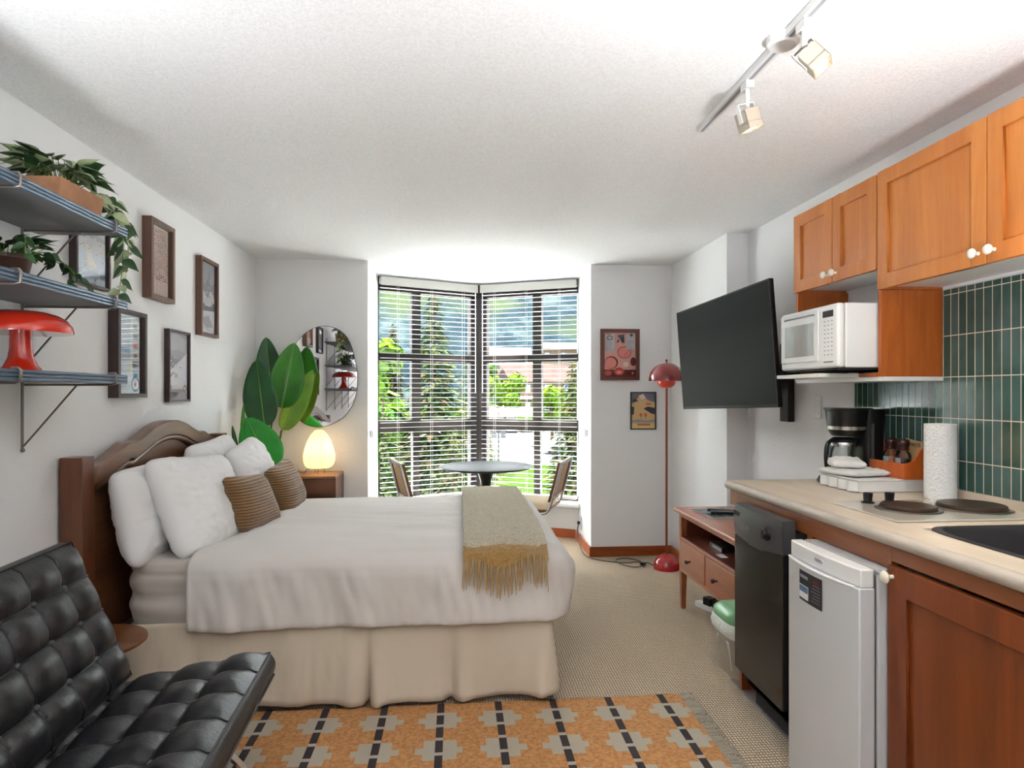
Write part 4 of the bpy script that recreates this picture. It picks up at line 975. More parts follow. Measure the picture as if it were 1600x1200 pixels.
# ------------------------------------------------------------------ tv stand and its things
tvs = thing('tv_stand', 'cherry wood stand with open shelf and two drawers under the television', 'cabinet', (1.55, 3.40, 0))
X0, X1, Y0, Y1 = 1.345, 1.69, 2.96, 3.785
build('top', MB().box(X0-.03, X1+.01, Y0-.03, Y1+.03, .578, .604), 'cherry', tvs, bevel=.010, bseg=3)
mb = MB(); mb.box(X0+.004, X1, Y0+.0, Y0+.02, .235, .578); mb.box(X0+.004, X1, Y1-.02, Y1, .235, .578); mb.box(X1-.012, X1, Y0+.02, Y1-.02, .235, .578)
mb.box(X0+.004, X1-.012, Y0+.02, Y1-.02, .425, .437); mb.box(X0+.02, X1-.012, Y0+.02, Y1-.02, .235, .25)
build('case', mb, 'cherry_dark', tvs)
mb = MB(); mb.box(X0, X0+.02, Y0+.03, Y1-.03, .555, .578); mb.box(X0-.002, X0+.02, Y0+.03, Y1-.03, .416, .432); mb.box(X0-.002, X0+.02, Y0+.03, Y1-.03, .228, .246); mb.box(X0, X0+.02, 3.366, 3.378, .246, .416)
build('face_frame', mb, 'cherry', tvs, bevel=.002)
for x in (X0, X1-.035):
    for y in (Y0, Y1-.035):
        mb = MB(); a = (x, x+.035, y, y+.035); cx_, cy_ = x+.0175, y+.0175
        mb.add([(cx_+sx*.0175*k, cy_+sy*.0175*k, z) for z, k in ((0, .72), (.24, 1), (.578, 1)) for sx, sy in ((-1, -1), (1, -1), (1, 1), (-1, 1))],
               [(3, 2, 1, 0)]+[(i, (i+1) % 4, 4+(i+1) % 4, 4+i) for i in range(4)]+[(4+i, 4+(i+1) % 4, 8+(i+1) % 4, 8+i) for i in range(4)]+[(8, 9, 10, 11)])
        build('leg', mb, 'cherry', tvs)
for ya, yb in ((3.380, Y1-.038), (Y0+.038, 3.364)):
    d = build('drawer', MB().box(X0-.004, X0+.014, ya+.002, yb-.002, .249, .413), 'cherry', tvs, bevel=.003)
    yc = (ya+yb)/2+.03; k = MB().lathe([(.006, 0), (.005, .012), (.011, .018), (.013, .026), (.009, .032), (0, .034)], (X0-.004, yc, .325), 16, rot=Matrix.Rotation(-PI/2, 3, 'Y')); build('knob', k, 'knob_dk', d, smooth=60)
bk_ = thing('magazine', 'magazine lying on top of the television stand', 'magazine', (1.50, 3.56, .604)); 
mb = MB(); Mx = Matrix.Translation((1.50, 3.575, .604)) @ Matrix.Rotation(R(6), 4, 'Z'); mb.M = Mx; mb.box(-.10, .10, -.13, .13, .0005, .005); build('pages', mb, 'paper_w', bk_)
mb = MB(); mb.M = Mx; mb.box(-.101, .101, -.131, .131, .005, .0062); build('cover', mb, mat('magazine_cover', C(96, 112, 112), .25, var=.6, vscale=18), bk_)
for i, (dx, dy, a, lab) in enumerate(((.03, .02, 60, 'black remote control on the magazine, the farther of two'), (.02, -.05, 75, 'black remote control on the magazine, the nearer of two'))):
    r = thing('remote_control', lab, 'remote', (1.50+dx, 3.575+dy, .6105), R(a), 'remotes on the magazine')
    build('body', MB().box(-.02, .02, -.08, .08, 0, .016), 'black_pl', r, bevel=.005, local=True)
    b = MB(); [b.box(-.012+.012*p-.003, -.012+.012*p+.003, -.06+.016*q-.003, -.06+.016*q+.003, .0155, .0175) for p in range(3) for q in range(7)]; build('buttons', b, 'p_grey', r, local=True)
mp_ = thing('media_box', 'small black and silver media box inside the television stand', 'device', (1.47, 3.42, .437))
build('body', MB().box(1.42, 1.54, 3.33, 3.50, .4375, .465), 'black_pl', mp_, bevel=.003); build('front_strip', MB().box(1.4185, 1.42, 3.34, 3.46, .442, .458), 'steel', mp_)
dsc = build('paper_slip', MB().box(1.375, 1.415, 3.24, 3.31, .4375, .4385), 'paper_w', None); tag(dsc, 'small white slip lying on the open shelf of the television stand', 'paper')
ps = thing('power_strip', 'white power strip on the floor under the television stand', 'power strip', (1.53, 3.64, 0), R(20))
build('housing', MB().box(-.022, .022, -.18, .18, 0, .032), 'white_pl', ps, bevel=.004, local=True)
for q, lab in ((.075, 'black plug adapter on the power strip, the farther one'), (-.005, 'black plug adapter on the power strip, the nearer one')):
    a = thing('plug_adapter', lab, 'adapter', (1.53-q*math.sin(R(20)), 3.64+q*math.cos(R(20)), .0325), R(20), 'adapters on the power strip')
    build('body', MB().box(-.026, .026, -.03, .03, 0, .045), 'black_matte', a, bevel=.004, local=True)
    build('power_cord', MB().tube(catmull([(.0, -.03, .02), (.01, -.06, .03), (.04, -.08, -.02), (.06, -.10, -.0285)], 5), .003, 6), 'black_pl', a, smooth=60, local=True)
# bin
bn = thing('waste_bin', 'beige waste bin with green lid and white liner beside the dishwasher', 'bin', (1.315, 2.88, 0))
bc = (1.315, 2.875, 0)
def rr_loop(hx, hy, n=48, e=.5):
    out = []
    for i in range(n):
        a = 2*PI*i/n; ca, sa = math.cos(a), math.sin(a); out.append((hx*math.copysign(abs(ca)**e, ca), hy*math.copysign(abs(sa)**e, sa)))
    return out
def loft(mb, layers, c, cap0=True, cap1=True):
    n = len(layers[0][1]); vs_ = [(c[0]+x, c[1]+y, c[2]+z) for z, lp in layers for x, y in lp]; fs_ = []
    for j in range(len(layers)-1):
        for i in range(n): fs_.append((j*n+i, j*n+(i+1) % n, (j+1)*n+(i+1) % n, (j+1)*n+i))
    if cap0: fs_.append(tuple(range(n))[::-1])
    if cap1: fs_.append(tuple(range((len(layers)-1)*n, len(layers)*n)))
    mb.add(vs_, fs_)
mb = MB(); loft(mb, [(0, rr_loop(.072, .10)), (.01, rr_loop(.076, .104)), (.24, rr_loop(.096, .124))], bc); build('body', mb, 'bin_body', bn, smooth=50)
mb = MB(); loft(mb, [(.19, rr_loop(.097, .125)), (.20, rr_loop(.107, .135)), (.225, rr_loop(.112, .14)), (.25, rr_loop(.105, .133)), (.262, rr_loop(.098, .126))], bc, False, False); build('liner', mb, 'bin_bag', bn, smooth=60)
mb = MB(); loft(mb, [(.245, rr_loop(.098, .126)), (.262, rr_loop(.102, .130)), (.285, rr_loop(.10, .128)), (.305, rr_loop(.08, .105)), (.315, rr_loop(.045, .06))], bc); build('lid', mb, 'bin_green', bn, smooth=50)
mb = MB()
lx = 1.315-.0745
mb.add([(1.2395-.0105*0, 2.80, .04), (1.2395, 2.93, .04), (1.2255, 2.93, .17), (1.2255, 2.80, .17)], [(0, 1, 2, 3)]); lb = build('label', mb, 'paper_w', bn)
mb = MB(); rr2 = random.Random(5)
for k in range(9):
    z = .055+k*.012; xx = 1.2395-(z-.04)*.1077-.0012
    y = 2.805
    while y < 2.92: w = rr2.uniform(.006, .02); mb.add([(xx, y, z), (xx, min(2.925, y+w), z), (xx-.0006, min(2.925, y+w), z+.005), (xx-.0006, y, z+.005)], [(0, 1, 2, 3)]); y += w+.006
build('label_print', mb, 'ink_grey', lb)

# ------------------------------------------------------------------ kitchen: uppers
def door(mb, Xf, y0, y1, z0, z1, fw=.055):
    mb.box(Xf, Xf+.02, y0, y0+fw, z0, z1); mb.box(Xf, Xf+.02, y1-fw, y1, z0, z1); mb.box(Xf, Xf+.02, y0+fw, y1-fw, z0, z0+fw); mb.box(Xf, Xf+.02, y0+fw, y1-fw, z1-fw, z1); mb.box(Xf+.010, Xf+.016, y0+fw, y1-fw, z0+fw, z1-fw)
def upper(label, y0, y1, z0, z1, ysplit):
    r = thing('wall_cabinet', label, 'cabinet', (1.73, (y0+y1)/2, z0), 0, 'upper kitchen cabinets')
    mb = MB(); mb.box(1.623, 1.855, y0, y0+.016, z0, z1); mb.box(1.623, 1.855, y1-.016, y1, z0, z1); mb.box(1.623, 1.855, y0+.016, y1-.016, z1-.016, z1)
    build('carcass', mb, 'cab_side', r)
    build('underside', MB().box(1.623, 1.855, y0+.016, y1-.016, z0+.012, z0+.028), 'white_pl', r)
    for a, b in ((y0, ysplit-.0015), (ysplit+.0015, y1)):
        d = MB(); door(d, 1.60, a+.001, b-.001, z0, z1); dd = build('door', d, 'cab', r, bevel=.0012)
        ky = (ysplit-.03) if b < ysplit else (ysplit+.03)
        build('knob', MB().lathe([(.006, 0), (.005, .012), (.013, .017), (.016, .023), (.013, .029), (0, .031)], (1.60, ky, z0+.035), 18, rot=Matrix.Rotation(-PI/2, 3, 'Y')), 'knob_w', dd, smooth=60)
    return r
upper('smaller two-door maple wall cabinet above the microwave', 2.325, 2.927, 1.775, 2.137, 2.613)
upper('larger two-door maple wall cabinet above the tiled splashback', 1.30, 2.319, 1.694, 2.14, 1.811)
# microwave niche
nch = thing('microwave_shelf', 'maple sided niche shelf holding the microwave', 'shelf', (1.73, 2.6, 1.345))
build('side_panel', MB().box(1.605, 1.853, 2.30, 2.318, 1.362, 1.692), 'cab_side', nch)
build('side_panel', MB().box(1.605, 1.853, 2.895, 2.913, 1.362, 1.773), 'cab_side', nch)
build('bottom_board', MB().box(1.605, 1.853, 2.288, 2.913, 1.346, 1.362), 'white_pl', nch)
build('ledge', MB().box(1.43, 1.853, 2.43, 2.76, 1.3625, 1.378), 'white_pl', nch, bevel=.001)
build('ledge_strip', MB().box(1.60, 1.853, 2.32, 2.43, 1.3625, 1.378), 'cab_side', nch)
mw = thing('microwave', 'white microwave oven sitting in the niche below the wall cabinet', 'microwave', (1.63, 2.55, 1.378))
mz0, mz1, my0, my1 = 1.398, 1.648, 2.335, 2.765
build('body', MB().box(1.485, 1.83, my0, my1, mz0, mz1), 'white_pl', mw, bevel=.006)
mb = MB()
mb.box(1.452, 1.485, my0+.0, my1-.0, mz0, mz1); build('front', mb, 'white_pl', mw, bevel=.012, bseg=3)
dr = MB(); dr.box(1.446, 1.453, my0+.125, my1-.012, mz0+.03, mz1-.012); dro = build('door', dr, 'white_pl', mw, bevel=.003)
mwg = mat('microwave_window', (.50, .48, .44, 1), .06, .25)
build('door_window', MB().box(1.4445, 1.4465, my0+.15, my1-.05, mz0+.055, mz1-.062), mwg, dro)
build('door_lip', MB().tube([(1.446, my0+.15, mz1-.035), (1.443, my0+.15, mz1-.03), (1.443, my1-.05, mz1-.03), (1.446, my1-.05, mz1-.035)], .003, 6), 'p_grey', dro, smooth=60)
build('display', MB().box(1.4505, 1.4525, my0+.028, my0+.098, mz1-.05, mz1-.025), 'ink', mw)
mb = MB(); kk = random.Random(2)
for q in range(9):
    for p in range(3):
        y = my0+.036+p*.024; z = mz1-.066-q*.0165; mb.box(1.4508, 1.4522, y-.004*kk.uniform(.5, 1), y+.005, z-.0016, z+.0016)
build('key_print', mb, 'ink_grey', mw)
build('open_button', MB().box(1.4495, 1.4525, my0+.03, my0+.09, mz0+.022, mz0+.026), 'gasket', mw)
build('vent', MB().box(1.46, 1.80, my0+.01, my1-.03, mz0-.008, mz0), 'black_matte', mw)
mb = MB()
for x in (1.50, 1.80):
    for y in (my0+.14, my1-.05): mb.cyl((x, y, 1.378), (x, y, mz0-.006), .014, n=12)
build('feet', mb, 'black_matte', mw, smooth=40)
build('badge_print', MB().box(1.4505, 1.4522, my1-.045, my1-.022, mz0+.028, mz0+.033), 'ink_grey', mw)

# ------------------------------------------------------------------ kitchen: worktop, hob, sink
wt = thing('worktop', 'stone look laminate kitchen worktop with a rounded front edge', 'worktop', (1.5, 1.6, .87))
sx0, sx1, sy0, sy1 = 1.335, 1.76, .95, 1.735
mb = MB()
for a in ((1.215, sx0, .45, 2.775), (sx1, 1.853, .45, 2.775), (sx0, sx1, .45, sy0), (sx0, sx1, sy1, 2.775)): mb.box(*a, .872, .91)
build('slab', mb, 'counter', wt)
mb = MB(); mb.tube([(1.212, .45, .891), (1.212, 2.775, .891)], .019, 16); build('front_edge', mb, 'counter_edge', wt, smooth=60)
build('back_upstand', MB().box(1.838, 1.8445, .45, 2.775, .91, .944), 'counter', wt)
sk_ = thing('kitchen_sink', 'dark steel kitchen sink bowl sunk in the worktop', 'sink', (1.55, 1.35, .80))
mb = MB(); c_ = ((sx0+sx1)/2, (sy0+sy1)/2, 0); hx, hy = (sx1-sx0)/2, (sy1-sy0)/2
loft(mb, [(.9105, rr_loop(hx+.012, hy+.012, 64, .28)), (.9135, rr_loop(hx+.010, hy+.010, 64, .28)), (.9135, rr_loop(hx-.008, hy-.008, 64, .28)), (.905, rr_loop(hx-.014, hy-.014, 64, .3)), (.78, rr_loop(hx-.03, hy-.03, 64, .3)), (.765, rr_loop(hx-.06, hy-.06, 64, .3))], c_, False, True)
build('bowl', mb, mat('dark_steel', (.035, .032, .034, 1), .5, .3), sk_, smooth=40)
hb = thing('cooktop', 'two-burner electric cooktop with pale glossy plate set in the worktop', 'cooktop', (1.575, 1.99, .911))
build('plate', MB().box(1.315, 1.830, 1.812, 2.165, .9105, .917), 'hob', hb, bevel=.002)
for (x, y, r_) in ((1.478, 1.985, .082), (1.700, 1.985, .098)):
    b = build('burner', MB().lathe([(0, .917), (r_+.012, .917), (r_+.012, .9195), (r_+.002, .9215), (r_, .9215), (r_, .931), (r_*.97, .933), (r_*.3, .932), (0, .9325)], (x, y, 0), 56), 'burner', hb, smooth=35)
    build('trim_ring', MB().lathe([(r_+.014, .917), (r_+.016, .9185), (r_+.012, .921), (r_+.004, .9215), (r_+.003, .918)], (x, y, 0), 56), 'steel', b, smooth=50)
for x in (1.428, 1.508):
    k = build('knob', MB().lathe([(0, .917), (.021, .917), (.021, .921), (.014, .924), (.015, .938), (.016, .950), (.013, .952), (0, .952)], (x, 2.118, 0), 28), 'black_pl', hb, smooth=40)
# lower carcass
lc_ = thing('base_cabinet', 'orange maple base cabinet with white knob at the right edge', 'cabinet', (1.5, 1.2, 0))
mb = MB(); mb.box(1.235, 1.852, 1.66, 1.678, .10, .755); mb.box(1.235, 1.852, .45, .468, .10, .871); mb.box(1.235, 1.852, .468, 1.66, .10, .116); mb.box(1.30, 1.32, .45, 1.678, 0.006, .10)
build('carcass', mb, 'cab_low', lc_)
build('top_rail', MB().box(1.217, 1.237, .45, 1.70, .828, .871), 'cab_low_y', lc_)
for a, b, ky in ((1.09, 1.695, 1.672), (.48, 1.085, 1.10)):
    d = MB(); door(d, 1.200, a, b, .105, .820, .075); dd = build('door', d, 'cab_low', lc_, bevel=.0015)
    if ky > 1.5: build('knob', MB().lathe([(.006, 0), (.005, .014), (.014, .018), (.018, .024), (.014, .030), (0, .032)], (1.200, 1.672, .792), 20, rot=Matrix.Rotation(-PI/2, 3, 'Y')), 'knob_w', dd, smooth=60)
ap = thing('appliance_surround', 'maple surround with rail and panels framing the dishwasher and the fridge', 'cabinet', (1.5, 2.2, 0))
build('apron_rail', MB().box(1.217, 1.237, 1.701, 2.765, .806, .871), 'cab_low_y', ap)
build('rail_return', MB().box(1.237, 1.852, 2.747, 2.765, .806, .871), 'cab_low_y', ap)
build('end_panel', MB().box(1.235, 1.852, 2.69, 2.71, .0065, .871), 'cab_low', ap)
build('divider', MB().box(1.245, 1.852, 2.125, 2.145, .0065, .806), 'cab_side', ap)
build('divider_stile', MB().box(1.225, 1.245, 2.115, 2.150, .0065, .806), 'cab_side', ap)
# dishwasher
dw = thing('dishwasher', 'slim black dishwasher under the worktop at its far end', 'dishwasher', (1.4, 2.38, 0))
dy0, dy1 = 2.182, 2.578
build('tub', MB().box(1.20, 1.82, dy0-.01+.01, dy1, .10, .80), 'black_matte', dw)
def dwf(u, v):
    y = dy0+(dy1-dy0)*u; z = .722+.122*v; bow = .020*(1-(2*u-1)**2); return (1.155-bow-.006*math.sin(v*PI), y, z-.010*(1-(2*u-1)**2)*(1-v))
mb = MB(); mb.grid(dwf, 24, 8)
pb = [(1.155-.020*(1-(2*i/24-1)**2), dy0+(dy1-dy0)*i/24) for i in range(25)]
mb.prism([(x, y, .722-.010*(1-(2*i/24-1)**2)*0+.002) for i, (x, y) in enumerate(pb)]+[(1.20, dy1, .724), (1.20, dy0, .724)], (0, 0, .119))
cp_ = build('control_panel', mb, 'dw_panel', dw, smooth=40)
build('door', MB().box(1.152, 1.20, dy0+.001, dy1-.001, .165, .718), 'dw_door', dw, bevel=.004)
build('knob', MB().lathe([(.026, 0), (.025, .010), (.018, .013), (.017, .022), (0, .024)], (1.136, 2.262, .782), 28, rot=Matrix.Rotation(-PI/2, 3, 'Y')), 'black_pl', cp_, smooth=40)
build('handle_slot', MB().box(1.1375, 1.15, 2.49, 2.555, .800, .818), 'black_matte', cp_)
build('door_grip', MB().box(1.139, 1.155, 2.31, 2.43, .705, .716), 'dw_panel', dw, bevel=.003)
text('brand_print', 'Danby', .020, TEXM((1.1295, 2.425, .775), (0, -1, 0), (0, 0, 1)), 'p_grey', cp_)
mb = MB(); [mb.box(1.1405, 1.1425, 2.492+.014*k, 2.498+.014*k, .762, .768) for k in range(5)]; build('button_print', mb, 'p_grey', cp_)
build('toe_kick', MB().box(1.245, 1.26, dy0, dy1, .0065, .10), 'black_matte', dw)
mb = MB(); mb.box(1.20, 1.25, dy0+.02, dy1-.02, .10, .165); build('lower_panel', mb, 'black_matte', dw)
# fridge
fg = thing('mini_fridge', 'white compact fridge standing between the dishwasher and the base cabinet', 'fridge', (1.4, 1.89, 0))
fy0, fy1 = 1.700, 2.085
build('cabinet', MB().box(1.178, 1.75, fy0+.004, fy1-.004, .02, .792), 'white_metal', fg, bevel=.006)
build('top_panel', MB().box(1.176, 1.75, fy0+.002, fy1-.002, .792, .803), 'fridge_grey', fg, bevel=.003)
build('gasket', MB().box(1.168, 1.178, fy0+.010, fy1-.010, .03, .785), 'gasket', fg)
def rl_(u): return 1.122-.026*(1-(2*u-1)**2)
mb = MB(); N = 24
pts = [(rl_(i/N), fy0+(fy1-fy0)*i/N) for i in range(N+1)]
mb.prism([(x, y, .03) for x, y in pts]+[(1.168, fy1, .03), (1.168, fy0, .03)], (0, 0, .722))
fd = build('door', mb, 'white_metal', fg, smooth=30, bevel=.004)
mb = MB(); pts2 = [(1.128-.012*(1-(2*i/N-1)**2), fy0+.004+(fy1-fy0-.008)*i/N) for i in range(N+1)]
mb.prism([(x, y, .752) for x, y in pts2]+[(1.168, fy1-.004, .752), (1.168, fy0+.004, .752)], (0, 0, .052)); 
build('handle_strip', mb, 'white_pl', fd, smooth=30, bevel=.004)
mb = MB(); mb.tube([(x-.001, y, .752) for x, y in pts[1:-1]], .0045, 8); build('door_lip', mb, 'white_pl', fd, smooth=60)
yb_ = 1.875
mb = MB(); loft(mb, [(0, [(.024*math.cos(2*PI*i/24), .009*math.sin(2*PI*i/24)) for i in range(24)]), (.003, [(.022*math.cos(2*PI*i/24), .008*math.sin(2*PI*i/24)) for i in range(24)])], (0, 0, 0))
mm_ = TEXM((1.1155, 1.89, .782), (0, -1, 0), (0, 0, 1)); mb.v = [tuple(mm_ @ Vector(v)) for v in mb.v]
bd = build('badge', mb, 'p_ltgrey', fd, smooth=40); text('badge_print', 'Danby', .013, TEXM((1.1118, 1.89, .782), (0, -1, 0), (0, 0, 1)), 'ink_grey', bd, .0002)
# energy label on door
def fx(y): return rl_((y-fy0)/(fy1-fy0))
def lab(mb, y0, y1, z0, z1, off):
    n = 6; mb.add([(fx(y0+(y1-y0)*i/n)-off, y0+(y1-y0)*i/n, z) for i in range(n+1) for z in (z0, z1)], [(2*i, 2*i+2, 2*i+3, 2*i+1) for i in range(n)])
mb = MB(); lab(mb, 1.842, 1.975, .640, .735, .0012); mb.k = 1; lab(mb, 1.915, 1.973, .648, .690, .0018); mb.k = 2; lab(mb, 1.917, 1.972, .668, .688, .0022); mb.k = 3
lab(mb, 1.918, 1.968, .712, .722, .0018)
for k in range(6): lab(mb, 1.850, 1.850+.05-.006*(k % 3), .655+k*.010, .6565+k*.010, .0018)
mb.k = 4; lab(mb, 1.858, 1.888, .71, .722, .0018)
build('door_label', mb, ['ink', 'p_white', 'p_blue', 'p_grey', 'p_dkred'], fd, weld=False)

# ------------------------------------------------------------------ worktop things
Z = .9105
cm = thing('coffee_maker', 'black drip coffee maker with glass carafe at the far end of the worktop', 'coffee maker', (1.70, 2.64, Z))
cy = 2.635
mb = MB(); loft(mb, [(0, rr_loop(.115, .085, 48, .6)), (.008, rr_loop(.118, .088, 48, .6)), (.028, rr_loop(.108, .08, 48, .6)), (.034, rr_loop(.09, .07, 48, .6))], (1.685, cy, Z)); build('base', mb, mat('coffee_base', (.05, .055, .07, 1), .2), cm, smooth=50)
mb = MB(); loft(mb, [(0.02, rr_loop(.048, .075, 40, .5)), (.20, rr_loop(.048, .078, 40, .5)), (.32, rr_loop(.052, .085, 40, .5))], (1.765, cy, Z)); build('water_tank', mb, 'black_pl', cm, smooth=50)
mb = MB(); loft(mb, [(.205, rr_loop(.062, .062, 40, .9)), (.22, rr_loop(.072, .072, 40, .9)), (.235, rr_loop(.078, .076, 40, .9)), (.315, rr_loop(.088, .086, 40, .9)), (.318, rr_loop(.093, .092, 40, .9)), (.325, rr_loop(.093, .092, 40, .9))], (1.685, cy, Z)); build('filter_basket', mb, 'black_pl', cm, smooth=50)
mb = MB(); loft(mb, [(.232, rr_loop(.0795, .0775, 40, .9)), (.247, rr_loop(.0812, .079, 40, .9))], (1.685, cy, Z), False, False); build('silver_band', mb, 'silver_band', cm, smooth=50)
build('water_gauge', MB().box(1.738, 1.748, cy-.0855, cy-.078, Z+.09, Z+.26), 'p_dkgrey', cm)
cf = build('carafe', MB().lathe([(.0, .036), (.062, .036), (.070, .05), (.072, .09), (.066, .13), (.052, .165), (.048, .178)], (1.665, cy, Z), 40), 'jar_glass', cm, smooth=60)
build('carafe_lid', MB().lathe([(.050, .176), (.052, .19), (.04, .198), (0, .2)], (1.665, cy, Z), 32), 'black_pl', cf, smooth=50)
build('carafe_collar', MB().lathe([(.053, .16), (.054, .17), (.051, .178)], (1.665, cy, Z), 32), 'silver_band', cf, smooth=50)
hd = Vector((-.8, -.35, 0)).normalized()
hp = [Vector((1.665, cy, Z))+hd*a+Vector((0, 0, b)) for a, b in ((.045, .178), (.085, .185), (.110, .165), (.117, .12), (.110, .07), (.095, .048), (.068, .052))]
build('carafe_handle', MB().tube(catmull(hp, 5), .0085, 10), 'black_pl', cf, smooth=60)
build('hot_plate', MB().lathe([(0, .030), (.066, .030), (.068, .034), (0, .0355)], (1.665, cy, Z), 32), 'steel', cm, smooth=40)
# tray (upside-down cutlery tray)
tr_ = thing('cutlery_tray', 'white plastic cutlery tray turned upside down on the worktop', 'tray', (1.71, 2.52, Z))
mb = MB()
tx0, tx1, ty0, ty1 = 1.565, 1.835, 2.372, 2.635
loft(mb, [(0, [(tx0, ty0), (tx1, ty0), (tx1, ty1), (tx0, ty1)]), (.006, [(tx0-.004, ty0-.004), (tx1, ty0-.004), (tx1, ty1), (tx0-.004, ty1)]), (.044, [(tx0-.004, ty0-.004), (tx1, ty0-.004), (tx1, ty1), (tx0-.004, ty1)]), (.046, [(tx0-.014, ty0-.012), (tx1+.0, ty0-.012), (tx1, ty1), (tx0-.014, ty1)]), (.051, [(tx0-.014, ty0-.012), (tx1+.0, ty0-.012), (tx1, ty1), (tx0-.014, ty1)])], (0, 0, Z))
build('shell', mb, 'white_pl', tr_, bevel=.0025)
mb = MB()
for k in range(4): mb.cyl((tx0-.004, 2.40+k*.062, Z+.004), (tx0-.004, 2.40+k*.062, Z+.043), .026, n=20)
build('compartments', mb, 'white_pl', tr_, smooth=50)
ZT = Z+.0515
def cloth_stack(name, label, c, sx, sy, h, yaw, seed, cat='towel'):
    mb = MB(); rot = Matrix.Rotation(yaw, 3, 'Z')
    def side(sg):
        def f(u, v):
            a, b = 2*u-1, 2*v-1; th = (max(0, (1-abs(a)**5)*(1-abs(b)**5)))**.4*h/2
            w = .007*nz(a*2+seed, b*2, sg)+.004*nz(a*5+seed, b*6, sg)
            q = rot @ Vector((a*sx/2*(1+.06*nz(b*2, seed, 0)), b*sy/2*(1+.08*nz(a*2, seed, 1)), 0))
            zz = h/2+sg*th+(w if sg > 0 else 0)*(1-a**6)*(1-b**6)
            if sg > 0: zz += .008*math.exp(-((b+.1*a-.1)/.12)**2)*(1-a**4)
            return (c[0]+q.x, c[1]+q.y, c[2]+max(0, zz))
        return f
    mb.grid(side(1), 36, 36); mb.grid(side(-1), 36, 36)
    o = build(name, mb, 'towel', None, smooth=75); return tag(o, label, cat)
cloth_stack('folded_towel', 'crumpled white towel spread on the tray, under the other', (1.635, 2.515, ZT+.0005), .19, .20, .028, R(10), 1)
cloth_stack('folded_towel', 'folded white towel lying on top of the other towel', (1.615, 2.545, ZT+.030), .13, .16, .034, R(-20), 4)
cd = thing('spice_caddy', 'orange pine caddy with curved sides on the tray', 'caddy', (1.79, 2.47, ZT))
zc = ZT+.0005; cx0, cx1, cy0, cy1 = 1.735, 1.843, 2.352, 2.585
build('front_board', MB().box(cx0, cx0+.010, cy0+.01, cy1-.01, zc, zc+.060), 'pine', cd)
build('back_board', MB().box(cx1-.010, cx1, cy0+.01, cy1-.01, zc, zc+.10), 'pine', cd)
build('bottom_board', MB().box(cx0+.01, cx1-.01, cy0+.01, cy1-.01, zc, zc+.008), 'pine', cd)
for y in (cy0, cy1-.010):
    o_ = [(cx0, zc), (cx1, zc), (cx1, zc+.118), (cx1-.012, zc+.126), (cx1-.028, zc+.122), (cx1-.042, zc+.108), (cx1-.052, zc+.090), (cx1-.066, zc+.074), (cx1-.085, zc+.064), (cx0, zc+.061)]
    build('side_board', MB().prism([(x, y, z) for x, z in o_], (0, .010, 0)), 'pine', cd, smooth=40)
spice = {'salt': C(206, 120, 84), 'pepper': C(70, 52, 44)}
for y, nm, lab_ in ((2.488, 'salt', 'glass grinder with pink contents in the caddy, the left one'), (2.415, 'pepper', 'glass grinder with dark contents in the caddy, the right one')):
    g = thing('spice_grinder', lab_, 'grinder', (1.778, y, zc+.008), 0, 'grinders in the caddy'); c3 = (1.778, y, zc+.0085)
    build('jar', MB().lathe([(0, 0), (.026, 0), (.028, .004), (.028, .078), (.024, .090), (.018, .096), (.018, .104)], c3, 28), 'jar_glass', g, smooth=50)
    build('contents', MB().lathe([(0, .003), (.0245, .003), (.025, .066), (0, .070)], c3, 24), mat('spice_'+nm, spice[nm], .8, var=.4, vscale=220), g, smooth=50)
    build('cap', MB().lathe([(.019, .100), (.021, .103), (.020, .116), (.023, .122), (.0225, .136), (.018, .143), (0, .146)], c3, 28), mat('cap_'+nm, C(52, 26, 22), .25), g, smooth=50)
    mb = MB(); mb.add([(c3[0]+.0284*math.cos(a), c3[1]+.0284*math.sin(a), c3[2]+z) for a in [R(150+8*i) for i in range(9)] for z in (.02, .07)], [(2*i, 2*i+2, 2*i+3, 2*i+1) for i in range(8)]); build('jar_label', mb, 'p_teal' if nm == 'salt' else 'p_grey', g, smooth=60)
kc = thing('recipe_card', 'tan kraft card with dark lettering standing behind the grinders', 'card', (1.815, 2.40, zc+.008))
mb = MB(); mb.prism([(1.820, 2.345+.02, zc+.009), (1.820, 2.465, zc+.009), (1.829, 2.470, zc+.153), (1.829, 2.375, zc+.143)], (.0012, 0, 0)); build('card', mb, 'kraft', kc)
text('card_print', "PRO'S", .022, TEXM((1.8262, 2.412, zc+.128), (0, -1, .03), (.06, 0, 1)), 'ink', kc, .0002)
pt = thing('paper_towel_roll', 'white paper towel roll standing on the worktop by the tiles', 'paper towel', (1.775, 2.215, Z))
def ptw(u, v):
    a = 2*PI*u; r = .052*(1+.012*nz(math.cos(a)*2, math.sin(a)*2, v*6)); return (1.775+r*math.cos(a), 2.215+r*math.sin(a), Z+.0005+.275*v)
mb = MB(); mb.grid(ptw, 60, 30, cu=True); mb.lathe([(.052, .2755), (.020, .2775), (.019, .26)], (1.775, 2.215, Z), 60); mb.lathe([(.05, .001), (.02, .0012)], (1.775, 2.215, Z), 60)
build('roll', mb, 'paper_towel', pt, smooth=50)
build('core', MB().lathe([(.0195, .002), (.0195, .276), (.017, .276), (.017, .002)], (1.775, 2.215, Z), 24), 'kraft', pt, smooth=50)

